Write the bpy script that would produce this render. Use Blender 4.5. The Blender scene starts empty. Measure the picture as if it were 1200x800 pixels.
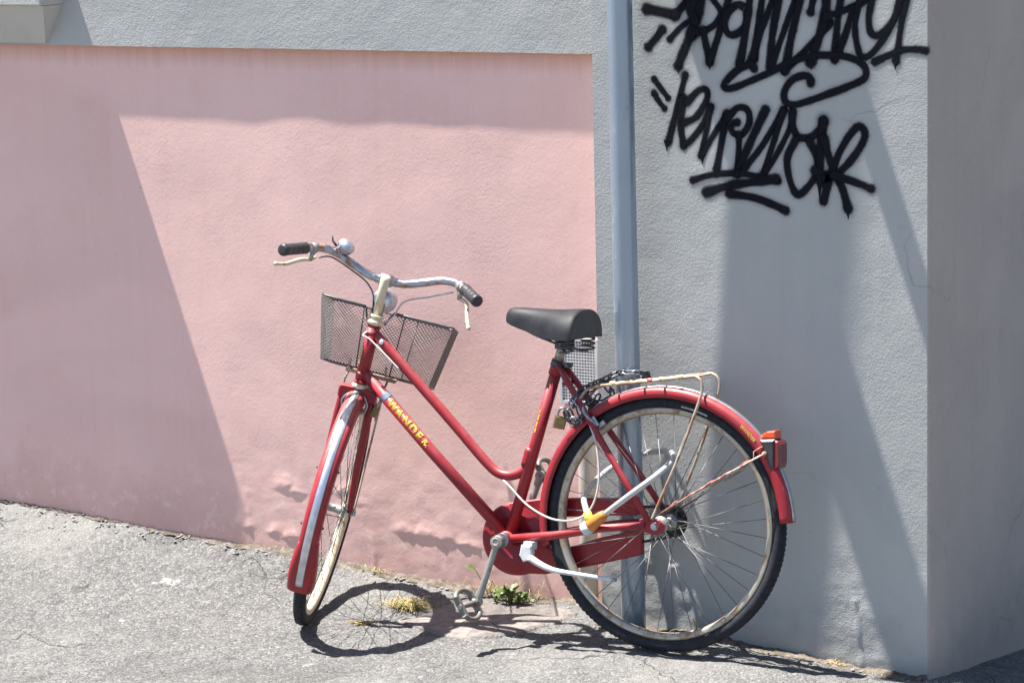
import bpy, bmesh, math, random
import numpy as np
from mathutils import Vector, Matrix, noise

scene = bpy.context.scene
COL = scene.collection
rad = math.radians
random.seed(7)

# ------------------------------------------------------------------ camera
cam_data = bpy.data.cameras.new('camera')
cam_data.sensor_width = 36.0
cam_data.lens = 105.0
cam_data.clip_start = 0.1
cam_data.clip_end = 1000.0
cam = bpy.data.objects.new('camera', cam_data)
COL.objects.link(cam)
CAM_YAW, CAM_PITCH, CAM_ROLL = rad(29.0), rad(9.6), rad(1.32)
_f = Vector((-math.sin(CAM_YAW) * math.cos(CAM_PITCH), math.cos(CAM_YAW) * math.cos(CAM_PITCH), -math.sin(CAM_PITCH)))
_r = Vector((math.cos(CAM_YAW), math.sin(CAM_YAW), 0))
_u = _r.cross(_f)
_R = math.cos(CAM_ROLL) * _r - math.sin(CAM_ROLL) * _u
_U = math.sin(CAM_ROLL) * _r + math.cos(CAM_ROLL) * _u
cam.matrix_world = Matrix(((_R.x, _U.x, -_f.x, 3.2977), (_R.y, _U.y, -_f.y, -6.9392), (_R.z, _U.z, -_f.z, 2.0824), (0, 0, 0, 1)))
scene.camera = cam

# ------------------------------------------------------------------ light
LIGHT = Vector((0.345, 0.0755, -1.0)).normalized()          # direction the sunlight travels
sun_data = bpy.data.lights.new('sun', 'SUN')
sun_data.energy = 5.0
sun_data.angle = rad(0.53)
sun_data.color = (1.0, 0.96, 0.895)
sun = bpy.data.objects.new('sun', sun_data)
COL.objects.link(sun)
sun.rotation_euler = LIGHT.to_track_quat('-Z', 'Y').to_euler()
sun.location = (-3, -1, 8)
world = bpy.data.worlds.new('World')
scene.world = world
world.use_nodes = True
wn, wl = world.node_tree.nodes, world.node_tree.links
wn.clear()
sky = wn.new('ShaderNodeTexSky')
sky.sky_type = 'NISHITA'
sky.sun_disc = False
sky.sun_elevation = math.asin(-LIGHT.z)
sky.ozone_density = 2.2
sky.sun_rotation = math.atan2(-LIGHT.x, -LIGHT.y)
bg = wn.new('ShaderNodeBackground')
bg.inputs['Strength'].default_value = 0.053
wo = wn.new('ShaderNodeOutputWorld')
wl.new(sky.outputs[0], bg.inputs['Color'])
wl.new(bg.outputs[0], wo.inputs['Surface'])

scene.view_settings.view_transform = 'Standard'
scene.view_settings.look = 'None'
scene.view_settings.gamma = 1.0
scene.view_settings.use_curve_mapping = False
scene.view_settings.exposure = 1.84
scene.render.engine = 'CYCLES'
scene.cycles.max_bounces = 8
scene.cycles.transparent_max_bounces = 32

# ------------------------------------------------------------------ materials
MATS = {}

def new_mat(name):
    m = bpy.data.materials.new(name)
    m.use_nodes = True
    nt = m.node_tree
    nt.nodes.clear()
    out = nt.nodes.new('ShaderNodeOutputMaterial')
    b = nt.nodes.new('ShaderNodeBsdfPrincipled')
    nt.links.new(b.outputs[0], out.inputs['Surface'])
    MATS[name] = m
    return m, nt, b, out

def nd(nt, kind, **kw):
    n = nt.nodes.new('ShaderNode' + kind)
    for k, v in kw.items():
        if k in ('operation', 'blend_type', 'data_type', 'noise_dimensions', 'feature', 'distance', 'interpolation', 'attribute_name'):
            setattr(n, k, v)
        else:
            n.inputs[k].default_value = v
    return n

def tex_noise(nt, vec, scale, detail=4.0, rough=0.55, dist=0.0):
    n = nd(nt, 'TexNoise', Scale=scale, Detail=detail, Roughness=rough, Distortion=dist)
    nt.links.new(vec, n.inputs['Vector'])
    return n.outputs['Fac']

def tex_col(nt, vec, scale):
    n = nd(nt, 'TexNoise', Scale=scale, Detail=4.0)
    nt.links.new(vec, n.inputs['Vector'])
    return n.outputs['Color']

def ramp(nt, fac, stops):
    r = nt.nodes.new('ShaderNodeValToRGB')
    els = r.color_ramp.elements
    while len(els) < len(stops):
        els.new(0.5)
    for e, (p, c) in zip(els, stops):
        e.position = p
        e.color = (c, c, c, 1) if isinstance(c, (int, float)) else (*c, 1)
    nt.links.new(fac, r.inputs[0])
    return r.outputs[0]

def mixc(nt, fac, a, b):
    m = nt.nodes.new('ShaderNodeMix')
    m.data_type = 'RGBA'
    for sock, v in ((m.inputs[0], fac), (m.inputs[6], a), (m.inputs[7], b)):
        if isinstance(v, bpy.types.NodeSocket):
            nt.links.new(v, sock)
        elif isinstance(v, (int, float)):
            sock.default_value = v
        else:
            sock.default_value = (*v, 1)
    return m.outputs[2]

def mth(nt, op, a, b=0.0, c=0.0):
    m = nt.nodes.new('ShaderNodeMath')
    m.operation = op
    for i, v in enumerate((a, b, c)):
        if isinstance(v, bpy.types.NodeSocket):
            nt.links.new(v, m.inputs[i])
        else:
            m.inputs[i].default_value = v
    return m.outputs[0]

def obj_coords(nt):
    return nt.nodes.new('ShaderNodeTexCoord').outputs['Object']

def add_bump(nt, b, height, dist, strength=1.0):
    n = nt.nodes.new('ShaderNodeBump')
    n.inputs['Strength'].default_value = strength
    n.inputs['Distance'].default_value = dist
    nt.links.new(height, n.inputs['Height'])
    nt.links.new(n.outputs[0], b.inputs['Normal'])

def simple(name, c1, c2=None, scale=40, lo=0.35, hi=0.7, rough=0.5, metal=0.0, rough2=None, bump=0.0, bscale=200, coat=0.0, spec=0.5, detail=5):
    m, nt, b, out = new_mat(name)
    v = obj_coords(nt)
    b.inputs['Metallic'].default_value = metal
    b.inputs['Roughness'].default_value = rough
    b.inputs['Specular IOR Level'].default_value = spec
    b.inputs['Coat Weight'].default_value = coat
    b.inputs['Coat Roughness'].default_value = 0.15
    if c2 is None:
        c2 = tuple(x * 0.8 for x in c1)
    f = ramp(nt, tex_noise(nt, v, scale, detail), [(lo, 0.0), (hi, 1.0)])
    nt.links.new(mixc(nt, f, c1, c2), b.inputs['Base Color'])
    if rough2 is not None:
        r = mth(nt, 'MULTIPLY_ADD', f, rough2 - rough, rough)
        nt.links.new(r, b.inputs['Roughness'])
    if bump:
        add_bump(nt, b, tex_noise(nt, v, bscale, 3), bump)
    return m

def rusty(name, c1, c2, rust=(0.20, 0.085, 0.03), scale=60, lo=0.5, hi=0.62, rough=0.28, metal=1.0):
    m, nt, b, out = new_mat(name)
    v = obj_coords(nt)
    base = mixc(nt, tex_noise(nt, v, scale * 0.5, 4), c1, c2)
    n1 = tex_noise(nt, v, scale, 6, 0.65)
    f = ramp(nt, n1, [(lo, 0.0), (hi, 1.0)])
    rc = mixc(nt, tex_noise(nt, v, scale * 5, 3), rust, tuple(min(1, x * 1.9) for x in rust))
    nt.links.new(mixc(nt, f, base, rc), b.inputs['Base Color'])
    nt.links.new(mth(nt, 'MULTIPLY_ADD', f, -0.95 * metal, metal), b.inputs['Metallic'])
    nt.links.new(mth(nt, 'MULTIPLY_ADD', f, 0.8 - rough, rough), b.inputs['Roughness'])
    add_bump(nt, b, n1, 0.0006)
    return m

def plaster(name, c1, c2, stain, bump_fine=0.0011, bump_mid=0.0016, under=0.0, cracks=1.0, wave=0.003, flake=0.0):
    """painted render: colour drift, old stains, scuffs, orange-peel relief"""
    m, nt, b, out = new_mat(name)
    v = obj_coords(nt)
    sep = nt.nodes.new('ShaderNodeSeparateXYZ')
    nt.links.new(v, sep.inputs[0])
    b.inputs['Roughness'].default_value = 0.85
    b.inputs['Specular IOR Level'].default_value = 0.25
    drift = ramp(nt, tex_noise(nt, v, 1.6, 5, 0.6), [(0.3, 0.0), (0.72, 1.0)])
    col = mixc(nt, drift, c1, c2)
    # vertical weathering streaks
    mp = nt.nodes.new('ShaderNodeMapping')
    mp.inputs['Scale'].default_value = (26, 26, 1.2)
    nt.links.new(v, mp.inputs[0])
    st = ramp(nt, tex_noise(nt, mp.outputs[0], 1.0, 4, 0.6), [(0.50, 0.0), (0.78, 1.0)])
    col = mixc(nt, mth(nt, 'MULTIPLY', st, 0.16), col, stain)
    # blotches
    bl = ramp(nt, tex_noise(nt, v, 5.5, 6, 0.68), [(0.52, 0.0), (0.74, 1.0)])
    col = mixc(nt, mth(nt, 'MULTIPLY', bl, 0.22), col, stain)
    # splash dirt just above the pavement, broken up by noise
    h = mth(nt, 'MULTIPLY_ADD', sep.outputs['X'], 0.055, sep.outputs['Z'])
    d = mth(nt, 'MULTIPLY_ADD', tex_noise(nt, v, 14, 6, 0.7), 0.30, h)
    dirt = ramp(nt, d, [(0.10, 1.0), (0.30, 0.0)])
    col = mixc(nt, mth(nt, 'MULTIPLY', dirt, 0.45), col, tuple(x * 0.72 for x in stain))
    # paint flaked off near the foot, paler coat showing
    if flake:
        fm = mth(nt, 'MULTIPLY', ramp(nt, tex_noise(nt, v, 17, 7, 0.72), [(0.565, 0.0), (0.585, 1.0)]), ramp(nt, h, [(0.10, 1.0), (0.22, 0.0)]))
        col = mixc(nt, mth(nt, 'MULTIPLY', fm, 0.5), col, (0.80, 0.60, 0.55))
    # fine grains in the paint
    gr = tex_noise(nt, v, 420, 3, 0.6)
    col = mixc(nt, ramp(nt, gr, [(0.35, 0.14), (0.6, 0.0)]), col, tuple(x * 0.55 for x in stain))
    # hairline cracks, here and there
    ck = nd(nt, 'TexVoronoi', Scale=1.25)
    ck.feature = 'DISTANCE_TO_EDGE'
    cw = nt.nodes.new('ShaderNodeVectorMath')
    cw.operation = 'MULTIPLY_ADD'
    cw.inputs[1].default_value = (0.5, 0.5, 0.5)
    nt.links.new(tex_col(nt, v, 2.6), cw.inputs[0])
    nt.links.new(v, cw.inputs[2])
    nt.links.new(cw.outputs[0], ck.inputs['Vector'])
    crk = mth(nt, 'MULTIPLY', ramp(nt, ck.outputs['Distance'], [(0.0012, 0.75), (0.0045, 0.0)]), ramp(nt, tex_noise(nt, v, 1.3, 3), [(0.50, 0.0), (0.60, 0.75 * cracks)]))
    col = mixc(nt, crk, col, tuple(x * 0.5 for x in stain))
    # cloudy touch-up coats
    tc = ramp(nt, tex_noise(nt, v, 0.9, 3, 0.5, 1.5), [(0.47, 0.0), (0.56, 1.0)])
    col = mixc(nt, mth(nt, 'MULTIPLY', tc, 0.30), col, tuple(min(1, x * 1.12) for x in c1))
    # small pits and specks
    pit = nd(nt, 'TexVoronoi', Scale=22.0)
    nt.links.new(v, pit.inputs['Vector'])
    pf = ramp(nt, pit.outputs['Distance'], [(0.035, 1.0), (0.07, 0.0)])
    keep = ramp(nt, tex_noise(nt, v, 9, 2), [(0.58, 0.0), (0.62, 1.0)])
    col = mixc(nt, mth(nt, 'MULTIPLY', mth(nt, 'MULTIPLY', pf, keep), 0.55), col, tuple(x * 0.3 for x in stain))
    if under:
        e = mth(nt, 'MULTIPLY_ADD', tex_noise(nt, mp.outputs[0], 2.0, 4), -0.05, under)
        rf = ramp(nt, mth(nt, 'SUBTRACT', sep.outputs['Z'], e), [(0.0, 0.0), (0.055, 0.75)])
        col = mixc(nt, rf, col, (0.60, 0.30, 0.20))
    nt.links.new(col, b.inputs['Base Color'])
    fine = tex_noise(nt, v, 300, 3, 0.5)
    mid = tex_noise(nt, v, 125, 3, 0.5)
    hsum = mth(nt, 'ADD', mth(nt, 'MULTIPLY', fine, bump_fine), mth(nt, 'MULTIPLY', mid, bump_mid))
    # the relief is patchy: thicker coats here and there
    patch = ramp(nt, tex_noise(nt, v, 4.0, 4), [(0.3, 0.6), (0.7, 1.25)])
    soft = mth(nt, 'MULTIPLY', tex_noise(nt, v, 7.0, 3, 0.5), wave)          # trowel unevenness
    add_bump(nt, b, mth(nt, 'SUBTRACT', mth(nt, 'ADD', mth(nt, 'MULTIPLY', hsum, patch), soft), mth(nt, 'MULTIPLY', crk, 0.0004)), 1.0)
    return m

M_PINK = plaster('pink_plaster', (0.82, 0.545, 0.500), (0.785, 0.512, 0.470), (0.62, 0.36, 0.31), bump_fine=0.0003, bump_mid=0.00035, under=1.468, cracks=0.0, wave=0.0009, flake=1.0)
M_GREY = plaster('grey_plaster', (0.438, 0.443, 0.430), (0.388, 0.393, 0.386), (0.30, 0.295, 0.29), bump_fine=0.0007, bump_mid=0.00078)
M_SIDE = plaster('side_plaster', (0.43, 0.375, 0.34), (0.375, 0.328, 0.305), (0.28, 0.24, 0.21), bump_fine=0.001, bump_mid=0.002)
M_LEDGE = plaster('ledge_plaster', (0.50, 0.50, 0.47), (0.45, 0.45, 0.42), (0.34, 0.32, 0.27))
M_ROOF = simple('roof_felt', (0.12, 0.11, 0.11), rough=0.9)
M_SHADOW_BEAM = simple('shadow_beam_timber', (0.22, 0.15, 0.10), (0.12, 0.08, 0.055), scale=30, rough=0.8, bump=0.001)
M_PIPE = rusty('galvanised_pipe', (0.27, 0.34, 0.42), (0.33, 0.40, 0.48), rust=(0.24, 0.25, 0.26), scale=18, lo=0.58, hi=0.8, rough=0.30, metal=0.55)
M_CONDUIT = simple('dusty_conduit', (0.44, 0.42, 0.39), (0.34, 0.29, 0.23), scale=9, rough=0.6)
M_GRILLE = simple('aged_white_plastic', (0.62, 0.63, 0.64), (0.50, 0.50, 0.50), scale=25, rough=0.5)
M_DARK = simple('dark_void', (0.05, 0.055, 0.07), rough=0.9)
def enamel(name, c1, c2, dust=0.25, chip=0.5):
    """old red bicycle paint: faded patches, dust on upward faces, chips down to primer and rust"""
    m, nt, b, out = new_mat(name)
    v = obj_coords(nt)
    fade = ramp(nt, tex_noise(nt, v, 14, 5), [(0.35, 0.0), (0.7, 1.0)])
    col = mixc(nt, fade, c1, c2)
    blot = ramp(nt, tex_noise(nt, v, 45, 6, 0.7), [(0.50, 0.0), (0.75, 0.6)])
    col = mixc(nt, blot, col, tuple(x * 0.62 for x in c1))
    geo = nt.nodes.new('ShaderNodeNewGeometry')
    sp = nt.nodes.new('ShaderNodeSeparateXYZ')
    nt.links.new(geo.outputs['Normal'], sp.inputs[0])
    up = ramp(nt, sp.outputs['Z'], [(0.25, 0.0), (0.95, 1.0)])
    dn = mth(nt, 'MULTIPLY', up, ramp(nt, tex_noise(nt, v, 30, 5, 0.7), [(0.35, 0.3), (0.7, 1.0)]))
    col = mixc(nt, mth(nt, 'MULTIPLY', dn, dust), col, (0.40, 0.30, 0.27))
    ch = ramp(nt, tex_noise(nt, v, 130, 4, 0.7), [(0.69, 0.0), (0.715, 1.0)])
    ch = mth(nt, 'MULTIPLY', ch, ramp(nt, tex_noise(nt, v, 16, 3), [(0.42, 0.0), (0.6, 1.0)]))
    cc_ = mixc(nt, ramp(nt, tex_noise(nt, v, 60, 2), [(0.45, 0.0), (0.55, 1.0)]), (0.11, 0.05, 0.03), (0.42, 0.36, 0.33))
    col = mixc(nt, mth(nt, 'MULTIPLY', ch, chip * 1.6), col, cc_)
    nt.links.new(col, b.inputs['Base Color'])
    nt.links.new(mth(nt, 'MULTIPLY_ADD', fade, 0.18, 0.36), b.inputs['Roughness'])
    b.inputs['Specular IOR Level'].default_value = 0.4
    b.inputs['Coat Weight'].default_value = 0.10
    b.inputs['Coat Roughness'].default_value = 0.2
    add_bump(nt, b, mth(nt, 'SUBTRACT', mth(nt, 'MULTIPLY', tex_noise(nt, v, 420, 3), 0.12), mth(nt, 'MULTIPLY', ch, 0.5)), 0.0006)
    return m
M_RED = enamel('red_enamel', (0.255, 0.0105, 0.018), (0.205, 0.009, 0.017))
M_REDWORN = enamel('faded_red_enamel', (0.285, 0.014, 0.022), (0.215, 0.011, 0.019), dust=0.3, chip=0.6)
M_CHROME = rusty('rusty_chrome', (0.44, 0.46, 0.50), (0.30, 0.32, 0.37), scale=34, lo=0.50, hi=0.66, rough=0.30)
M_STRIP = simple('dull_chrome_strip', (0.60, 0.63, 0.68), (0.40, 0.43, 0.50), scale=30, rough=0.30, rough2=0.5, metal=0.9)
M_ALU = rusty('oxidised_aluminium', (0.36, 0.37, 0.36), (0.25, 0.25, 0.24), rust=(0.15, 0.10, 0.05), scale=60, lo=0.55, hi=0.70, rough=0.5, metal=0.65)
M_PEDAL = rusty('dull_pedal_alloy', (0.22, 0.22, 0.215), (0.13, 0.13, 0.125), rust=(0.11, 0.07, 0.035), scale=60, lo=0.5, hi=0.66, rough=0.55, metal=0.5)
M_CREAM = rusty('cream_rust_metal', (0.62, 0.56, 0.42), (0.52, 0.46, 0.34), scale=45, lo=0.55, hi=0.68, rough=0.45, metal=0.25)
M_RIM = rusty('rusty_rim', (0.45, 0.42, 0.36), (0.34, 0.31, 0.26), rust=(0.16, 0.085, 0.04), scale=40, lo=0.50, hi=0.66, rough=0.4, metal=0.7)
M_RUST = rusty('rust_rod', (0.52, 0.47, 0.38), (0.36, 0.31, 0.25), rust=(0.17, 0.08, 0.04), scale=30, lo=0.42, hi=0.6, rough=0.5, metal=0.5)
M_TYRE = simple('dusty_black_rubber', (0.010, 0.012, 0.018), (0.024, 0.026, 0.032), scale=60, rough=0.8, spec=0.3, bump=0.0006, bscale=260)
M_SPOKE = simple('dull_spoke_steel', (0.20, 0.20, 0.21), (0.10, 0.10, 0.11), scale=90, rough=0.6, metal=0.5)
M_BLACK = simple('black_plastic', (0.018, 0.019, 0.022), (0.035, 0.037, 0.04), scale=50, rough=0.42, bump=0.0002)
M_SADDLE = simple('worn_saddle_vinyl', (0.010, 0.0112, 0.0145), (0.019, 0.0205, 0.024), scale=22, rough=0.52, rough2=0.66, spec=0.28, bump=0.0004, bscale=420)
M_MESH = simple('dusty_wire_mesh', (0.10, 0.098, 0.095), (0.16, 0.155, 0.15), scale=60, rough=0.5)
M_STRAP = simple('faded_elastic', (0.62, 0.52, 0.22), (0.50, 0.40, 0.2), scale=90, rough=0.7)
M_WIRE = simple('black_coated_wire', (0.045, 0.046, 0.05), (0.09, 0.09, 0.095), scale=60, rough=0.45)
M_DARKSTEEL = simple('dark_steel', (0.11, 0.115, 0.13), (0.06, 0.06, 0.065), scale=90, rough=0.4, metal=0.75)
M_STEEL = simple('grey_steel', (0.36, 0.38, 0.42), (0.22, 0.23, 0.25), scale=90, rough=0.38, metal=0.8)
M_GREASE = simple('greasy_black_steel', (0.018, 0.017, 0.016), (0.05, 0.045, 0.04), scale=120, rough=0.45, metal=0.5)
M_WHITE = simple('white_paint', (0.58, 0.60, 0.62), (0.46, 0.48, 0.50), scale=40, rough=0.4)
M_CABLE = simple('white_cable_sheath', (0.50, 0.50, 0.48), (0.40, 0.40, 0.38), scale=60, rough=0.45)
def rubbed_print():
    m, nt, b, out = new_mat('rubbed_yellow_print')
    v = obj_coords(nt)
    b.inputs['Roughness'].default_value = 0.5
    c = mixc(nt, tex_noise(nt, v, 120, 4), (0.50, 0.36, 0.035), (0.40, 0.31, 0.06))
    w = ramp(nt, tex_noise(nt, v, 230, 4, 0.7), [(0.60, 0.0), (0.67, 0.85)])
    nt.links.new(mixc(nt, w, c, (0.22, 0.014, 0.018)), b.inputs['Base Color'])
    return m
M_YELLOW = rubbed_print()
M_YPLASTIC = simple('yellow_plastic', (0.62, 0.42, 0.05), (0.5, 0.34, 0.05), scale=60, rough=0.45)
M_SOIL = simple('packed_dirt', (0.085, 0.070, 0.055), (0.19, 0.165, 0.14), scale=46, lo=0.4, hi=0.72, rough=1.0, bump=0.006, bscale=150, detail=8, spec=0.1)
M_BLUE = simple('blue_grey_sticker', (0.10, 0.16, 0.24), (0.25, 0.30, 0.36), scale=120, rough=0.5)
M_ORANGE = simple('orange_plastic', (0.52, 0.20, 0.03), (0.42, 0.15, 0.025), scale=40, rough=0.4)
M_REFLECT = simple('orange_red_reflector', (0.75, 0.07, 0.015), (0.60, 0.04, 0.01), scale=200, rough=0.18, coat=0.6)
M_LENS = simple('dark_red_lens', (0.16, 0.008, 0.014), (0.10, 0.006, 0.01), scale=90, rough=0.2, coat=0.5)
M_BRASS = simple('tarnished_brass', (0.26, 0.20, 0.10), (0.17, 0.13, 0.075), scale=70, rough=0.42, metal=0.7)
M_REDWIRE = simple('red_wire_insulation', (0.55, 0.09, 0.08), (0.45, 0.20, 0.16), scale=60, rough=0.5)
M_CLEAR = simple('cloudy_white_tubing', (0.62, 0.63, 0.64), (0.50, 0.52, 0.53), scale=50, rough=0.25, coat=0.3)
MATS['cloudy_white_tubing'].node_tree.nodes['Principled BSDF'].inputs['Transmission Weight'].default_value = 0.45
M_LEAF = simple('weed_leaf', (0.085, 0.135, 0.032), (0.17, 0.205, 0.06), scale=60, rough=0.5)
M_DRY = simple('dry_stalk', (0.38, 0.29, 0.13), (0.26, 0.21, 0.09), scale=60, rough=0.8)
M_STONE = simple('pale_pebble', (0.24, 0.225, 0.21), (0.14, 0.135, 0.13), scale=60, rough=0.9, bump=0.001)
M_SLAB = simple('pinkish_concrete', (0.195, 0.172, 0.163), (0.095, 0.088, 0.085), scale=34, lo=0.42, hi=0.75, rough=0.95, bump=0.006, bscale=110, detail=8, spec=0.2)

def asphalt():
    m, nt, b, out = new_mat('worn_asphalt')
    v = obj_coords(nt)
    b.inputs['Roughness'].default_value = 0.92
    b.inputs['Specular IOR Level'].default_value = 0.2
    agg = nd(nt, 'TexVoronoi', Scale=140.0)
    wob = nt.nodes.new('ShaderNodeVectorMath')
    wob.operation = 'ADD'
    nz = nd(nt, 'TexNoise', Scale=60.0, Detail=3.0)
    nt.links.new(v, nz.inputs['Vector'])
    sc_ = nt.nodes.new('ShaderNodeVectorMath')
    sc_.operation = 'SCALE'
    sc_.inputs['Scale'].default_value = 0.009
    nt.links.new(nz.outputs['Color'], sc_.inputs[0])
    nt.links.new(v, wob.inputs[0])
    nt.links.new(sc_.outputs[0], wob.inputs[1])
    nt.links.new(wob.outputs[0], agg.inputs['Vector'])
    big = tex_noise(nt, v, 1.7, 5, 0.6)
    mid = tex_noise(nt, v, 26, 5, 0.7)
    fine = tex_noise(nt, v, 250, 4, 0.7)
    base = mixc(nt, ramp(nt, big, [(0.3, 0.0), (0.7, 1.0)]), (0.170, 0.167, 0.164), (0.106, 0.105, 0.105))
    sep = nt.nodes.new('ShaderNodeSeparateColor')
    nt.links.new(agg.outputs['Color'], sep.inputs[0])
    chip = ramp(nt, sep.outputs[0], [(0.0, (0.05, 0.05, 0.054)), (0.3, (0.11, 0.108, 0.106)), (0.75, (0.20, 0.197, 0.192)), (1.0, (0.36, 0.352, 0.34))])
    col = mixc(nt, 0.45, base, chip)
    # bitumen-dark pits between the chips
    pit = mth(nt, 'MULTIPLY', ramp(nt, agg.outputs['Distance'], [(0.45, 0.0), (0.75, 0.8)]), ramp(nt, mid, [(0.36, 1.0), (0.60, 0.25)]))
    col = mixc(nt, pit, col, (0.05, 0.05, 0.052))
    col = mixc(nt, ramp(nt, fine, [(0.33, 0.8), (0.47, 0.0)]), col, (0.045, 0.045, 0.048))
    col = mixc(nt, ramp(nt, fine, [(0.56, 0.0), (0.70, 0.7)]), col, (0.30, 0.292, 0.28))
    col = mixc(nt, ramp(nt, mid, [(0.58, 0.0), (0.76, 0.5)]), col, (0.25, 0.242, 0.23))
    # dark damp and oil stains, and pale dusty drifts
    stn = ramp(nt, tex_noise(nt, v, 3.4, 6, 0.65, 0.6), [(0.52, 0.0), (0.70, 0.5)])
    col = mixc(nt, stn, col, (0.075, 0.073, 0.071))
    dst = ramp(nt, tex_noise(nt, v, 1.1, 5, 0.6), [(0.50, 0.0), (0.68, 0.55)])
    col = mixc(nt, dst, col, (0.24, 0.232, 0.22))
    # hairline cracks in the surface
    ck = nd(nt, 'TexVoronoi', Scale=2.6)
    ck.feature = 'DISTANCE_TO_EDGE'
    cw = nt.nodes.new('ShaderNodeVectorMath')
    cw.operation = 'MULTIPLY_ADD'
    cw.inputs[1].default_value = (0.35, 0.35, 0.35)
    nt.links.new(tex_col(nt, v, 3.5), cw.inputs[0])
    nt.links.new(v, cw.inputs[2])
    nt.links.new(cw.outputs[0], ck.inputs['Vector'])
    crk = mth(nt, 'MULTIPLY', ramp(nt, ck.outputs['Distance'], [(0.004, 0.85), (0.011, 0.0)]), ramp(nt, tex_noise(nt, v, 1.9, 2), [(0.5, 0.0), (0.56, 1.0)]))
    col = mixc(nt, crk, col, (0.04, 0.04, 0.04))
    # worn, broken specks of white paint and lime
    pw = mth(nt, 'MULTIPLY', ramp(nt, tex_noise(nt, v, 7.0, 3, 0.6), [(0.69, 0.0), (0.73, 0.9)]), ramp(nt, fine, [(0.42, 0.0), (0.52, 0.9)]))
    col = mixc(nt, pw, col, (0.50, 0.49, 0.47))
    nt.links.new(col, b.inputs['Base Color'])
    h = mth(nt, 'ADD', mth(nt, 'MULTIPLY', agg.outputs['Distance'], -0.6), mth(nt, 'MULTIPLY', fine, 0.9))
    h = mth(nt, 'ADD', h, mth(nt, 'MULTIPLY', mid, 1.6))
    add_bump(nt, b, h, 0.006, 1.0)
    return m
M_ASPHALT = asphalt()

def spray():
    """matt black aerosol paint: solid in the middle of a stroke, grainy and fading at its rim (UV y runs across the stroke)"""
    m, nt, b, out = new_mat('black_spray_paint')
    v = obj_coords(nt)
    uv = nt.nodes.new('ShaderNodeUVMap')
    sep = nt.nodes.new('ShaderNodeSeparateXYZ')
    nt.links.new(uv.outputs[0], sep.inputs[0])
    e = sep.outputs['Y']                                         # 0 at the middle, 1 at the rim
    g = tex_noise(nt, v, 420, 3, 0.7)
    e2 = mth(nt, 'ADD', e, mth(nt, 'MULTIPLY_ADD', g, 0.75, -0.375))
    a = ramp(nt, e2, [(0.50, 1.0), (0.70, 0.60), (0.93, 0.0)])
    b.inputs['Base Color'].default_value = (0.007, 0.0078, 0.012, 1)
    b.inputs['Roughness'].default_value = 0.8
    b.inputs['Specular IOR Level'].default_value = 0.12
    nt.links.new(mth(nt, 'MULTIPLY', a, sep.outputs['X']), b.inputs['Alpha'])
    add_bump(nt, b, tex_noise(nt, v, 150, 3, 0.55), 0.0012)
    return m
M_SPRAY = spray()

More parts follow.
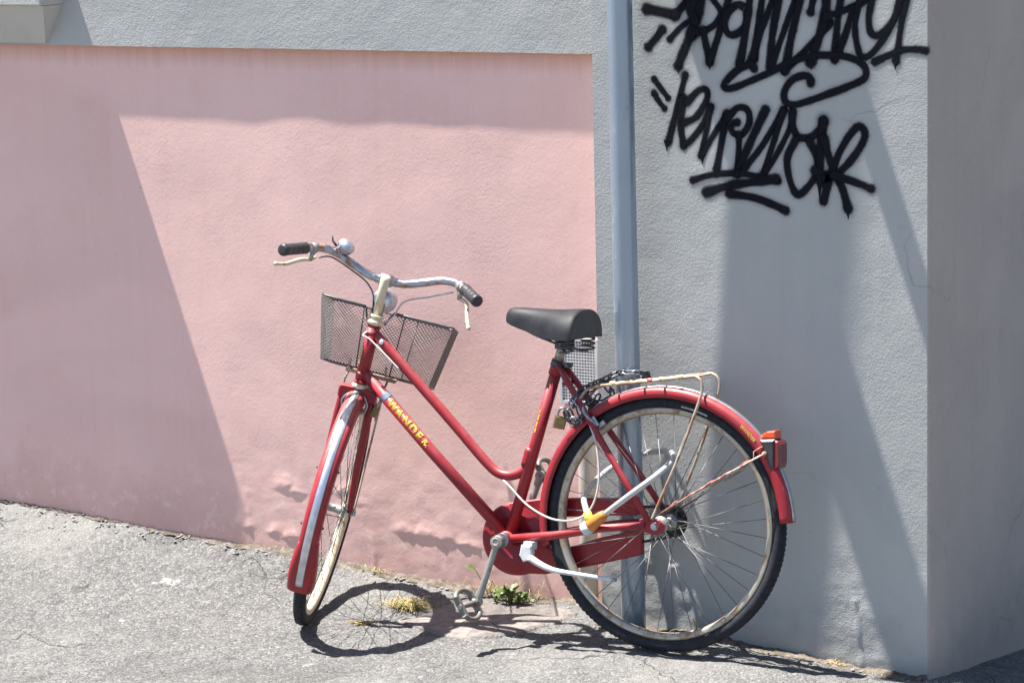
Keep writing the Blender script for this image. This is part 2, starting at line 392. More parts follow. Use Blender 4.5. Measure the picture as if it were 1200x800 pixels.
# ------------------------------------------------------------------ mesh helpers
class MB:
    """collects shapes; build() links them as one mesh object"""
    def __init__(self):
        self.v, self.f, self.sm = [], [], []

    def add(self, verts, faces, smooth=True):
        o = len(self.v)
        self.v.extend([tuple(p) for p in verts])
        self.f.extend([tuple(i + o for i in f) for f in faces])
        self.sm.extend([smooth] * len(faces))
        return self

    def tube(self, pts, r, n=10, caps=True, closed=False):
        pts = [Vector(p) for p in pts]
        k = len(pts)
        rs = r if isinstance(r, (list, tuple)) else [r] * k
        tan = []
        for i in range(k):
            if closed:
                t = pts[(i + 1) % k] - pts[i - 1]
            else:
                t = pts[min(i + 1, k - 1)] - pts[max(i - 1, 0)]
            tan.append(t.normalized())
        ref = Vector((0, 0, 1)) if abs(tan[0].z) < 0.9 else Vector((1, 0, 0))
        nrm = (ref - tan[0] * ref.dot(tan[0])).normalized()
        verts, faces = [], []
        for i in range(k):
            nrm = (nrm - tan[i] * nrm.dot(tan[i])).normalized()
            bi = tan[i].cross(nrm)
            for j in range(n):
                a = 2 * math.pi * j / n
                verts.append(pts[i] + (nrm * math.cos(a) + bi * math.sin(a)) * rs[i])
        seg = k if closed else k - 1
        for i in range(seg):
            i2 = (i + 1) % k
            for j in range(n):
                j2 = (j + 1) % n
                faces.append((i * n + j, i * n + j2, i2 * n + j2, i2 * n + j))
        self.add(verts, faces, True)
        if caps and not closed:
            o = len(self.v) - len(verts)
            self.f.append(tuple(o + j for j in reversed(range(n))))
            self.f.append(tuple(o + (k - 1) * n + j for j in range(n)))
            self.sm += [False, False]
        return self

    def box(self, c, s, rot=None, smooth=False):
        x, y, z = (q / 2 for q in s)
        vs = [Vector(p) for p in ((-x, -y, -z), (x, -y, -z), (x, y, -z), (-x, y, -z), (-x, -y, z), (x, -y, z), (x, y, z), (-x, y, z))]
        if rot is not None:
            vs = [rot @ p for p in vs]
        c = Vector(c)
        self.add([p + c for p in vs], [(0, 3, 2, 1), (4, 5, 6, 7), (0, 1, 5, 4), (1, 2, 6, 5), (2, 3, 7, 6), (3, 0, 4, 7)], smooth)
        return self

    def lathe(self, prof, axis0, axis1, n=24, smooth=True):
        """prof: (distance along axis, radius)"""
        a0, d = Vector(axis0), (Vector(axis1) - Vector(axis0)).normalized()
        ref = Vector((0, 0, 1)) if abs(d.z) < 0.9 else Vector((1, 0, 0))
        e1 = (ref - d * ref.dot(d)).normalized()
        e2 = d.cross(e1)
        vs, fs = [], []
        for (t, r) in prof:
            for j in range(n):
                a = 2 * math.pi * j / n
                vs.append(a0 + d * t + (e1 * math.cos(a) + e2 * math.sin(a)) * max(r, 1e-5))
        for i in range(len(prof) - 1):
            for j in range(n):
                j2 = (j + 1) % n
                fs.append((i * n + j, i * n + j2, (i + 1) * n + j2, (i + 1) * n + j))
        self.add(vs, fs, smooth)
        return self

    def prism(self, poly, y0, y1, bev=0.0):
        """polygon in (x, z), extruded along y, with a small chamfer"""
        P = [Vector((p[0], p[1])) for p in poly]
        area = sum(P[i].x * P[(i + 1) % len(P)].y - P[(i + 1) % len(P)].x * P[i].y for i in range(len(P)))
        if area < 0:
            P.reverse()
        k = len(P)
        def inset(d):
            out = []
            for i in range(k):
                a, b, c = P[i - 1], P[i], P[(i + 1) % k]
                n1 = Vector((-(b - a).y, (b - a).x)).normalized()
                n2 = Vector((-(c - b).y, (c - b).x)).normalized()
                m = (n1 + n2)
                m = m.normalized() * (d / max(0.35, m.normalized().dot(n1)))
                out.append(b + m)
            return out
        rings = [(inset(bev), y0), (P, y0 + bev), (P, y1 - bev), (inset(bev), y1)] if bev else [(P, y0), (P, y1)]
        vs = [(p.x, y, p.y) for ring, y in rings for p in ring]
        fs = []
        for i in range(len(rings) - 1):
            for j in range(k):
                j2 = (j + 1) % k
                fs.append((i * k + j, i * k + j2, (i + 1) * k + j2, (i + 1) * k + j))
        fs.append(tuple(reversed(range(k))))
        fs.append(tuple((len(rings) - 1) * k + j for j in range(k)))
        self.add(vs, fs, False)
        return self

    def arc_sweep(self, prof, a0, a1, n, c=(0, 0), wide=None):
        """closed profile (y, radius) swept about the y axis through (cx, cz) from angle a0 to a1 (degrees)"""
        k = len(prof)
        vs, fs = [], []
        for i in range(n + 1):
            t = i / n
            a = rad(a0 + (a1 - a0) * t)
            w = wide(t) if wide else 1.0
            for (y, r) in prof:
                vs.append((c[0] + r * math.cos(a), y * w, c[1] + r * math.sin(a)))
        full = abs(abs(a1 - a0) - 360) < 1e-6
        for i in range(n):
            for j in range(k):
                j2 = (j + 1) % k
                fs.append((i * k + j, i * k + j2, (i + 1) * k + j2, (i + 1) * k + j))
        self.add(vs, fs, True)
        if not full:
            o = len(self.v) - len(vs)
            self.f.append(tuple(o + j for j in reversed(range(k))))
            self.f.append(tuple(o + n * k + j for j in range(k)))
            self.sm += [False, False]
        return self

    def mesh(self, name, mat):
        me = bpy.data.meshes.new(name)
        me.from_pydata(self.v, [], self.f)
        me.polygons.foreach_set('use_smooth', self.sm)
        me.materials.append(mat)
        me.update()
        return me

    def build(self, name, mat, parent=None, matrix=None):
        return link(name, self.mesh(name, mat), parent, matrix)

def link(name, data, parent=None, matrix=None):
    o = bpy.data.objects.new(name, data)
    COL.objects.link(o)
    if parent is not None:
        o.parent = parent
    if matrix is not None:
        o.matrix_basis = matrix
    return o

def empty(name, parent=None, matrix=None):
    o = link(name, None, parent, matrix)
    o.empty_display_size = 0.05
    return o

def tag(o, label, cat=None, group=None, kind=None):
    if label:
        o['label'] = label
    if cat:
        o['category'] = cat
    if group:
        o['group'] = group
    if kind:
        o['kind'] = kind
    return o

def smooth_path(pts, per=6, closed=False):
    """Catmull-Rom through pts"""
    P = [Vector(p) for p in pts]
    k = len(P)
    out = []
    for i in range(k if closed else k - 1):
        p0 = P[i - 1] if (i > 0 or closed) else P[0] * 2 - P[1]
        p1, p2 = P[i], P[(i + 1) % k]
        p3 = P[(i + 2) % k] if (i + 2 < k or closed) else P[-1] * 2 - P[-2]
        for j in range(per):
            t = j / per
            out.append(0.5 * ((2 * p1) + (p2 - p0) * t + (2 * p0 - 5 * p1 + 4 * p2 - p3) * t * t + (3 * p1 - p0 - 3 * p2 + p3) * t ** 3))
    if not closed:
        out.append(P[-1])
    return out

def fbm(x, y, z, sc, o=4):
    return noise.fractal(Vector((x * sc, y * sc, z * sc)), 1.0, 2.0, o)

# ------------------------------------------------------------------ ground
PINK_Y, BAND_Y = 0.18, 0.164
PIL_X0, PIL_X1 = -0.29, 0.644
BASE = [(-8.0, 0.338), (-2.469, 0.099), (-2.144, 0.082), (-1.676, 0.047), (-1.406, 0.042), (-1.115, 0.011), (-0.833, -0.009), (-0.558, -0.016), (-0.203, -0.016), (0.098, -0.024), (0.341, -0.047), (0.542, -0.058), (0.644, -0.062), (8.0, -0.35)]
_bx, _bz = [p[0] for p in BASE], [p[1] for p in BASE]

def ground_z(x, y):
    base = float(np.interp(x, _bx, _bz))
    front = float(np.interp(x, [-8, -2.4, -1.09, -0.05, 0.3, 0.644, 8], [-0.10, -0.075, -0.043, -0.003, -0.012, -0.045, -0.30]))
    t = (x - PIL_X0) / 0.05
    wy = PINK_Y * (1 - min(1, max(0, t)))
    if y >= wy:
        if x > PIL_X1 - 0.02:
            return max(-3.0, base - 0.14 * (y - wy))
        return base
    k = (wy - y) / (wy + 0.25 + float(np.interp(x, [-2.6, -1.15], [0.75, 0.0])))
    if k >= 1:
        return front + 0.01 * max(-3.0, (y + 0.25))
    # asphalt swept up towards the wall foot
    return front + (base - front) * (1 - k) ** 2.1

def axis(lo, hi, step, far):
    a = list(np.arange(lo, hi + 1e-6, step))
    d, p = step, lo
    left = []
    while p > -far:
        d *= 1.45
        p -= d
        left.append(p)
    d, p = step, hi
    right = []
    while p < far:
        d *= 1.45
        p += d
        right.append(p)
    return left[::-1] + a + right

gx, gy = axis(-2.75, 1.05, 0.011, 160), axis(-1.35, 0.16, 0.011, 160)
verts = []
for y in gy:
    for x in gx:
        z = ground_z(x, y)
        if -3.5 < x < 2 and -2 < y < 1.2:
            z += 0.006 * fbm(x, y, 0, 5, 3) + 0.0048 * fbm(x, y, 3, 26, 5)
            dw = (PINK_Y if x < PIL_X0 else 0.0) - y
            if 0 <= dw < 0.09:                                    # crumbled edge along the wall foot
                z += (1 - dw / 0.09) * (0.008 * fbm(x, y, 9, 34, 4) - 0.002)
        verts.append((x, y, z))
nx = len(gx)
faces = [(j * nx + i, j * nx + i + 1, (j + 1) * nx + i + 1, (j + 1) * nx + i) for j in range(len(gy) - 1) for i in range(nx - 1)]
g = MB()
g.add(verts, faces)
tag(g.build('ground', M_ASPHALT), 'rough pale grey asphalt sloping down along the wall foot', 'ground', kind='structure')

# ------------------------------------------------------------------ building
bld = empty('building', None, Matrix.Translation((0, 0, 0)))
tag(bld, 'pink and grey plastered building corner behind the bicycle', 'building')

def wall_grid(xs, zs, yfun):
    m = MB()
    k = len(xs)
    m.add([(x, yfun(x, z), z) for z in zs for x in xs],
          [(j * k + i, j * k + i + 1, (j + 1) * k + i + 1, (j + 1) * k + i) for j in range(len(zs) - 1) for i in range(k - 1)])
    return m

# blisters of old render low on the pink wall: x, z, half width, height, proud
LUMPS = [(-2.335,0.15,0.05,0.02,0.0015), (-2.222,0.136,0.05,0.02,0.002), (-1.951,0.134,0.03,0.02,0.003), (-1.886,0.131,0.03,0.016,0.003), (-1.842,0.126,0.024,0.016,0.004),
         (-1.786,0.119,0.022,0.014,0.0035), (-1.749,0.114,0.02,0.014,0.0035), (-1.685,0.108,0.018,0.014,0.004), (-1.645,0.101,0.022,0.013,0.003), (-1.597,0.104,0.028,0.014,0.004),
         (-1.554,0.098,0.02,0.012,0.003), (-1.418,0.229,0.032,0.022,0.005), (-1.378,0.215,0.026,0.018,0.004), (-1.453,0.091,0.03,0.015,0.0035), (-1.393,0.08,0.035,0.014,0.0045),
         (-1.332,0.086,0.03,0.014,0.003), (-1.222,0.232,0.03,0.02,0.0025), (-1.165,0.201,0.03,0.018,0.002), (-1.005,0.131,0.035,0.02,0.0045), (-0.955,0.128,0.05,0.018,0.005),
         (-0.884,0.123,0.045,0.016,0.0042), (-0.819,0.114,0.03,0.014,0.0045), (-0.784,0.106,0.022,0.012,0.0035), (-0.668,0.086,0.05,0.02,0.002) ]
CRACKS = [(-1.548, 0.217, 0.025), (-1.119, 0.156, 0.005)]

def lump(x, z, L):
    o = 0.0
    for (cx, cz, rx, rz, amp) in L:
        dx = (x - cx) / rx
        if abs(dx) > 2.2:
            continue
        wob = cz + 0.006 * fbm(x, cz, cx, 40, 2)
        dz = z - wob
        dz = dz / (rz * 1.7) if dz > 0 else dz / (rz * 0.28)
        if abs(dz) < 3:
            o = max(o, amp * 0.62 * (1 + 0.5 * fbm(x, z, cx, 60, 2)) * math.exp(-dx * dx - dz * dz))
    return o

def pink_y(x, z):
    o = 0.0019 * fbm(x, 1.7, z, 2.3, 2) + 0.0003 * fbm(x, 4, z, 9, 2)
    if z < 0.45:
        w = min(1, max(0, (0.45 - z) / 0.25))
        o += w * (0.0009 * fbm(x, 7, z, 13, 4) + lump(x, z, LUMPS))
        for (cx, z1, z0) in CRACKS:
            d = abs(x - cx - 0.004 * fbm(z, 0, cx, 18, 2))
            if d < 0.012 and z0 < z < z1:
                o += 0.0022 * min(1, (z1 - z) / 0.08) * (0.6 + 0.8 * fbm(x, z, 3, 45, 2)) * math.exp(-(d / 0.0038) ** 2)
    return PINK_Y - o

pxs = [-8, -6.5, -5, -4, -3.4, -3.0, -2.8] + list(np.arange(-2.7, -0.288, 0.0075)) + [-0.27]
pzs = list(np.arange(-0.25, 0.0, 0.05)) + list(np.arange(0.0, 0.34, 0.0055)) + list(np.arange(0.345, 1.53, 0.02)) + [1.55]
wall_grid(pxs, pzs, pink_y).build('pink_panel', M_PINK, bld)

def band_y(x, z):
    return BAND_Y - 0.0008 * fbm(x, 2, z, 4, 2)
bxs = [-8, -6, -4, -3] + list(np.arange(-2.7, -0.288, 0.02)) + [-0.27]
bzs = [1.503 + q for q in (0, .004, .02, .05, .1, .16, .3, .6, 1.2, 2.093)]
m = wall_grid(bxs, bzs, band_y)
k = len(bxs)
low = [(x, band_y(x, 1.503), 1.503 + 0.0012 * fbm(x, 0, 0, 30, 3)) for x in bxs]
for i in range(k):
    m.v[i] = low[i]
m.add(low + [(x, PINK_Y + 0.02, 1.503) for x in bxs], [(i + 1, i, k + i, k + i + 1) for i in range(k - 1)])
m.build('grey_band', M_GREY, bld)

PLUMPS = [(-0.11, 0.185, .05, .03, .008), (-0.07, 0.165, .03, .02, .008), (-0.145, 0.165, .04, .02, .006), (0.20, 0.03, .06, .02, .004), (0.05, .02, .05, .02, .004)]
def pillar_y(x, z):
    e = min(1, max(0, min(x - PIL_X0, PIL_X1 - x) / 0.03))
    o = 0.0
    if z < 0.3:
        w = min(1, max(0, (0.3 - z) / 0.15))
        o += w * (0.0018 * fbm(x, 5, z, 16, 4) + lump(x, z, PLUMPS))
        d = abs(x - 0.448 - 0.1 * (0.06 - z) - 0.003 * fbm(z, 0, 4, 30, 2))
        if z < 0.13 and d < 0.012:
            o += 0.003 * math.exp(-(d / 0.004) ** 2)
    return -o * e
qxs = list(np.arange(PIL_X0, PIL_X1 - 0.006, 0.0085)) + [PIL_X1 - 0.006]
qzs = list(np.arange(-0.3, -0.08, 0.05)) + list(np.arange(-0.08, 0.3, 0.0065)) + list(np.arange(0.31, 1.7, 0.022)) + [1.75, 2.2, 2.8, 3.6]
wall_grid(qxs, qzs, pillar_y).build('pillar', M_GREY, bld)
m = MB()                                                          # the arris and the shaded side face
zs2 = list(np.arange(-1.2, 0.3, 0.02)) + list(np.arange(0.3, 1.8, 0.03)) + [2.4, 3.6]
cols = []
for z in zs2:
    j = 0.002 * fbm(0, z, 1, 22, 5)
    cols.append([(PIL_X1 - 0.006, 0.0, z), (PIL_X1 - 0.0025 + j, 0.0015 + abs(j), z), (PIL_X1 + j * 0.5, 0.006, z)] +
                [(PIL_X1 + 0.0012 * fbm(y, z, 2, 3, 3), y, z) for y in (.03, .08, .15, .25, .4, .6, .9, 1.4, 2.5, 5.0)])
k = len(cols[0])
m.add([p for c in cols for p in c], [(j * k + i, j * k + i + 1, (j + 1) * k + i + 1, (j + 1) * k + i) for j in range(len(zs2) - 1) for i in range(k - 1)])
m.build('side_wall', M_SIDE, bld)
m = MB()
m.add([(PIL_X0, 0, -0.3), (PIL_X0, 0.2, -0.3), (PIL_X0, 0.2, 3.6), (PIL_X0, 0, 3.6)], [(0, 3, 2, 1)], False)
m.build('pillar_return', M_GREY, bld)
MB().box((-3.68, 2.60, 3.66), (8.66, 4.82, 0.12)).build('roof', M_ROOF, bld)
MB().box((0.177, 0.094, 3.64), (0.93, 0.184, 0.07)).build('coping', M_ROOF, bld)

# projecting ledge with its flared corbel, top left
LX = -2.125
led = MB()
led.prism([(-6.0, 1.625), (LX, 1.625), (LX, 1.80), (-6.0, 1.80)], 0.055, 0.18, 0.004)
led = led.build('ledge', M_LEDGE, bld)
m = MB()
t = [(-6.0, 0.074, 1.6235), (LX - 0.004, 0.074, 1.6235), (LX - 0.004, 0.18, 1.6235), (-6.0, 0.18, 1.6235)]
b_ = [(-6.0, 0.156, 1.509), (LX - 0.066, 0.156, 1.509), (LX - 0.066, 0.18, 1.509), (-6.0, 0.18, 1.509)]
m.add(t + b_, [(0, 1, 5, 4), (1, 2, 6, 5), (4, 5, 6, 7)], False)
m.build('corbel', M_LEDGE, led)

# timbers added out of view, high on the corner, to throw the slanting shadows
for (x0, x1, z0, z1) in ((-0.375, -0.272, 2.6, 2.8), (0.012, 0.054, 2.6, 2.68)):
    MB().prism([(x0, z0), (x1, z0), (x1, z1), (x0, z1)], -0.30, 0.2, 0.004).build('shadow_beam', M_SHADOW_BEAM, bld)

# ------------------------------------------------------------------ downpipe and conduit
PIPE_X, PIPE_R = -0.165, 0.0325
def pipe_y(z):
    return -(0.061 + 0.015 * z)
dp = empty('downpipe', None, Matrix.Translation((PIPE_X, pipe_y(0), -0.02)))
tag(dp, 'tall grey metal downpipe standing against the grey pillar', 'pipe')
off = Vector((PIPE_X, pipe_y(0), -0.02))
m = MB()
m.tube([Vector((PIPE_X + 0.0006 * math.sin(z * 5), pipe_y(z), z)) - off for z in np.linspace(-0.06, 3.5, 30)], PIPE_R, 32)
m.build('pipe', M_PIPE, dp)
m = MB()
m.tube([Vector((PIPE_X, pipe_y(3.2), z)) - off for z in (3.18, 3.22)], PIPE_R + 0.004, 24)
m.box(Vector((PIPE_X, pipe_y(3.2) / 2 + 0.0, 3.2)) - off, (0.02, abs(pipe_y(3.2)), 0.02))
m.build('bracket', M_STEEL, dp)

m = MB()
m.tube([(-0.397, 0.133, -0.04), (-0.397, 0.134, 0.2), (-0.397, 0.135, 0.49), (-0.397, 0.135, 0.514), (-0.397, 0.135, 0.520)], [0.0245, 0.0245, 0.0245, 0.023, 0.015], 24)
tag(m.build('conduit', M_CONDUIT), 'short dusty capped pipe in the corner beside the pillar', 'pipe')

# ------------------------------------------------------------------ vent grille
gr = empty('vent_grille', None, Matrix.Translation((-0.437, PINK_Y - 0.002, 0.638)))
tag(gr, 'small white perforated vent grille on the pink wall behind the saddle', 'vent')
gw, gh = 0.118, 0.182
MB().box((0, -0.001, 0), (gw - 0.002, 0.003, gh - 0.002)).build('backing', M_DARK, gr)
m = MB()
for s in (-1, 1):
    m.box((s * (gw / 2 - 0.004), -0.006, 0), (0.008, 0.0105, gh))
    m.box((0, -0.0058, s * (gh / 2 - 0.004)), (gw - 0.016, 0.010, 0.008))
m.build('frame', M_GRILLE, gr)
m = MB()
nxh, nzh = 12, 20
for i in range(1, nxh):
    m.box((-gw / 2 + 0.008 + i * (gw - 0.016) / nxh, -0.0052, 0), (0.0036, 0.006, gh - 0.016))
for i in range(1, nzh):
    m.box((0, -0.0054, -gh / 2 + 0.008 + i * (gh - 0.016) / nzh), (gw - 0.016, 0.006, 0.0038))
tag(m.build('lattice', M_GRILLE, gr), None, kind='stuff')

# ------------------------------------------------------------------ spray-paint tags on the pillar (x, z in metres on its face)
TAG_UPPER = [[0.0265,(-0.129,1.635),(-0.088,1.628),(-0.049,1.62)],
    [0.0221,(-0.049,1.62),(-0.027,1.641),(-0.005,1.672),(0.005,1.694)],
    [0.0221,(-0.086,1.582),(-0.106,1.558),(-0.126,1.538)],
    [0.0166,(-0.064,1.558),(-0.035,1.587),(-0.008,1.605),(0.016,1.624)],
    [0.0309,(0.029,1.69),(0.016,1.627),(-0.001,1.572)],
    [0.0243,(0.001,1.581),(-0.028,1.522),(-0.041,1.491)],
    [0.0243,(0.003,1.685),(-0.007,1.637),(0.007,1.607)],
    [0.0177,(0.046,1.681),(0.06,1.659),(0.081,1.627),(0.066,1.599),(0.037,1.581),(0.016,1.577)],
    [0.0199,(0.03,1.581),(0.039,1.54),(0.048,1.501)],
    [0.0199,(0.048,1.501),(0.076,1.577),(0.105,1.668),(0.113,1.694)],
    [0.0199,(0.148,1.641),(0.127,1.647),(0.103,1.629),(0.09,1.599),(0.102,1.573),(0.126,1.574),(0.147,1.595),(0.155,1.628)],
    [0.0221,(0.167,1.69),(0.162,1.664),(0.152,1.595),(0.132,1.498)],
    [0.0199,(0.203,1.69),(0.195,1.66),(0.173,1.511)],
    [0.0199,(0.163,1.505),(0.19,1.581),(0.226,1.66),(0.238,1.69)],
    [0.0221,(0.245,1.69),(0.24,1.66),(0.222,1.564),(0.217,1.493)],
    [0.0177,(0.217,1.488),(0.258,1.59),(0.286,1.661),(0.296,1.691)],
    [0.0221,(0.307,1.691),(0.3,1.661),(0.276,1.571),(0.257,1.483)],
    [0.0199,(0.257,1.483),(0.288,1.511),(0.339,1.559),(0.381,1.604)],
    [0.0265,(0.327,1.505),(0.346,1.555),(0.367,1.625),(0.372,1.691)],
    [0.0199,(0.34,1.687),(0.335,1.661),(0.328,1.631)],
    [0.0199,(0.413,1.691),(0.409,1.662),(0.401,1.609),(0.392,1.513)],
    [0.0177,(0.367,1.619),(0.404,1.63),(0.443,1.645),(0.472,1.658),(0.502,1.683)],
    [0.0199,(0.443,1.641),(0.42,1.571),(0.403,1.53)],
    [0.0177,(0.466,1.691),(0.459,1.655),(0.447,1.592),(0.458,1.531),(0.476,1.52),(0.504,1.542),(0.54,1.593),(0.562,1.641),(0.569,1.692)],
    [0.0177,(0.502,1.691),(0.493,1.662),(0.484,1.62),(0.488,1.584),(0.506,1.574),(0.533,1.593),(0.556,1.627),(0.571,1.679)],
    [0.0177,(0.592,1.692),(0.585,1.663),(0.571,1.61),(0.556,1.511)],
    [0.0177,(0.499,1.508),(0.538,1.526),(0.574,1.539),(0.612,1.541),(0.634,1.538)],
    [0.0188,(0.172,1.486),(0.162,1.496),(0.13,1.485),(0.093,1.452),(0.09,1.436),(0.115,1.437),(0.167,1.457),(0.222,1.48),(0.269,1.504),(0.32,1.518),(0.366,1.523),(0.424,1.52),(0.46,1.507),(0.476,1.487),(0.469,1.465),(0.426,1.445),(0.377,1.427),(0.326,1.409),(0.28,1.397),(0.256,1.407),(0.257,1.435),(0.28,1.462),(0.311,1.471),(0.327,1.462),(0.327,1.452)]]
DRIP_UPPER = [(-0.041,1.491,1.469),
    (0.048,1.501,1.481),
    (0.132,1.498,1.487),
    (0.329,1.505,1.486),
    (0.33,1.633,1.618),
    (0.394,1.513,1.498),
    (0.554,1.511,1.49),
    (0.257,1.483,1.472)]
TAG_LOWER = [[0.0155,(-0.111,1.455),(-0.091,1.43),(-0.072,1.407)],
    [0.0155,(-0.112,1.419),(-0.099,1.399),(-0.083,1.38)],
    [0.0177,(-0.022,1.467),(-0.04,1.403),(-0.073,1.292)],
    [0.0199,(-0.028,1.408),(-0.037,1.339),(-0.029,1.286)],
    [0.0177,(-0.018,1.397),(0.016,1.428),(0.038,1.429),(0.038,1.405),(0.009,1.361),(-0.026,1.344)],
    [0.0177,(-0.029,1.286),(-0.01,1.298),(0.027,1.341),(0.049,1.387)],
    [0.0166,(0.049,1.383),(0.037,1.33),(0.021,1.261)],
    [0.0166,(0.021,1.261),(0.061,1.321),(0.095,1.369)],
    [0.0199,(0.095,1.369),(0.077,1.289),(0.064,1.227)],
    [0.0188,(0.095,1.358),(0.124,1.385),(0.152,1.381),(0.157,1.348),(0.135,1.317),(0.111,1.322),(0.106,1.343),(0.123,1.348)],
    [0.0177,(0.128,1.317),(0.127,1.276),(0.122,1.218)],
    [0.0221,(0.122,1.218),(0.156,1.292),(0.202,1.382)],
    [0.0177,(0.145,1.235),(0.19,1.288),(0.253,1.383)],
    [0.0177,(0.253,1.383),(0.218,1.284),(0.19,1.205)],
    [0.0155,(0.196,1.219),(0.227,1.261),(0.268,1.336),(0.277,1.38)],
    [0.0199,(0.277,1.38),(0.277,1.344),(0.293,1.316),(0.328,1.317),(0.351,1.338),(0.361,1.358)],
    [0.0188,(0.285,1.309),(0.262,1.262),(0.267,1.21),(0.287,1.17),(0.315,1.187),(0.342,1.228),(0.342,1.269),(0.323,1.305)],
    [0.0243,(0.361,1.358),(0.355,1.306),(0.35,1.233),(0.354,1.205)],
    [0.0221,(0.337,1.232),(0.362,1.224),(0.39,1.223)],
    [0.021,(0.363,1.314),(0.381,1.25),(0.411,1.19),(0.427,1.138)],
    [0.0199,(0.36,1.155),(0.376,1.21),(0.407,1.286),(0.446,1.341),(0.467,1.342),(0.471,1.317),(0.441,1.268),(0.402,1.23),(0.367,1.214)],
    [0.0199,(0.389,1.222),(0.441,1.208),(0.489,1.192)],
    [0.0177,(-0.004,1.196),(0.047,1.211),(0.122,1.218),(0.19,1.21),(0.235,1.202)],
    [0.0232,(0.034,1.166),(0.105,1.187),(0.188,1.2),(0.229,1.207)],
    [0.0199,(0.098,1.165),(0.167,1.157),(0.216,1.143),(0.256,1.127)]]
DRIP_LOWER = [(-0.077,1.292,1.269),
    (-0.029,1.286,1.271),
    (0.024,1.261,1.237),
    (0.064,1.227,1.201),
    (0.122,1.218,1.207),
    (0.144,1.234,1.213),
    (0.35,1.204,1.155),
    (0.427,1.138,1.112)]

def stroke(V, F, UV, pts, w, y, alpha=1.0, wide=1.0):
    path = smooth_path([(p[0], 0, p[1]) for p in pts], 7) if len(pts) > 2 else [Vector((p[0], 0, p[1])) for p in pts]
    n = len(path)
    hw = w * 0.5 * 1.46
    o = len(V)
    for i, p in enumerate(path):
        t = (path[min(i + 1, n - 1)] - path[max(i - 1, 0)]).normalized()
        nn = Vector((-t.z, 0, t.x))
        s_ = i / max(1, n - 1)
        k = hw * wide * (0.90 + 0.16 * fbm(p.x, 0, p.z, 22, 2) + 0.22 * max(0, 1 - s_ * 6) + 0.20 * max(0, 1 - (1 - s_) * 6))
        for s in (-1, 0, 1):
            q = p + nn * (s * k)
            V.append((q.x, y, q.z))
            UV.append((alpha, abs(s)))
    for i in range(n - 1):
        for j in (0, 1):
            a = o + i * 3 + j
            F.append((a, a + 1, a + 4, a + 3))
    for (i, sgn) in ((0, -1), (n - 1, 1)):                          # round ends
        t = (path[min(i + 1, n - 1)] - path[max(i - 1, 0)]).normalized() * sgn
        nn = Vector((-t.z, 0, t.x))
        base = len(V)
        V.append((path[i].x, y, path[i].z))
        UV.append((alpha, 0))
        for a in range(9):
            an = math.pi * a / 8
            q = path[i] + (nn * math.cos(an) + t * math.sin(an)) * hw * wide * 1.11
            V.append((q.x, y, q.z))
            UV.append((alpha, 1))
        for a in range(8):
            F.append((base, base + 1 + a, base + 2 + a))

def graffiti(strokes, drips, label, y0):
    V, F, UV = [], [], []
    y = y0
    for s in strokes:
        y -= 0.000012
        stroke(V, F, UV, s[1:], s[0], y, 0.13, 1.7)                # overspray mist
        y -= 0.000012
        stroke(V, F, UV, s[1:], s[0], y)
    for (x, z0, z1) in drips:
        y -= 0.000012
        o = len(V)
        for (z, w) in ((z0 + 0.006, 0.010), (z0 + (z1 - z0) * 0.35, 0.0052), (z0 + (z1 - z0) * 0.7, 0.0026), (z1, 0.0010)):
            for s in (-1, 0, 1):
                V.append((x + s * w, y, z))
                UV.append((1.0, abs(s) * 0.8))
        for i in range(3):
            for j in (0, 1):
                a = o + i * 3 + j
                F.append((a, a + 1, a + 4, a + 3))
    me = bpy.data.meshes.new('graffiti')
    me.from_pydata(V, [], F)
    uvl = me.uv_layers.new(name='UVMap')
    li = np.zeros(len(me.loops), dtype=np.int32)
    me.loops.foreach_get('vertex_index', li)
    uvl.data.foreach_set('uv', np.array(UV, dtype=np.float32)[li].ravel())
    me.materials.append(M_SPRAY)
    o = link('graffiti', me)
    tag(o, label, 'graffiti', 'spray-paint tags on the grey pillar')
    return o

graffiti(TAG_UPPER, DRIP_UPPER, 'upper black spray-paint tag with curling underline on the grey pillar', -0.0003)
graffiti(TAG_LOWER, DRIP_LOWER, 'lower black spray-paint tag with straight underlines on the grey pillar', -0.0003)

# ------------------------------------------------------------------ bicycle
# local axes: x forward, y to the rider's left (towards the street), z up; wheel radius 0.332, numbers below are relative to the rear hub
WR = 0.332
BIKE_TURN, BIKE_LEAN = rad(2.5), rad(6.0)
_bf = Vector((-math.cos(BIKE_TURN), -math.sin(BIKE_TURN), 0))
_bl = Vector((math.sin(BIKE_TURN), -math.cos(BIKE_TURN), 0))
_bu = Vector((0, 0, 1))
BU = math.cos(BIKE_LEAN) * _bu - math.sin(BIKE_LEAN) * _bl
BL = math.cos(BIKE_LEAN) * _bl + math.sin(BIKE_LEAN) * _bu
HUB = Vector((0, -0.20, 0.332))
_o = HUB - BU * WR
M_BIKE = Matrix(((_bf.x, BL.x, BU.x, _o.x), (_bf.y, BL.y, BU.y, _o.y), (_bf.z, BL.z, BU.z, _o.z), (0, 0, 0, 1)))
bike = empty('bicycle', None, M_BIKE)
tag(bike, 'old red step-through bicycle with front basket leaning by the downpipe', 'bicycle')

def L(u, v, w):
    return Vector((u, v, w + WR))

def bike_world(u, v, w):
    return M_BIKE @ L(u, v, w)

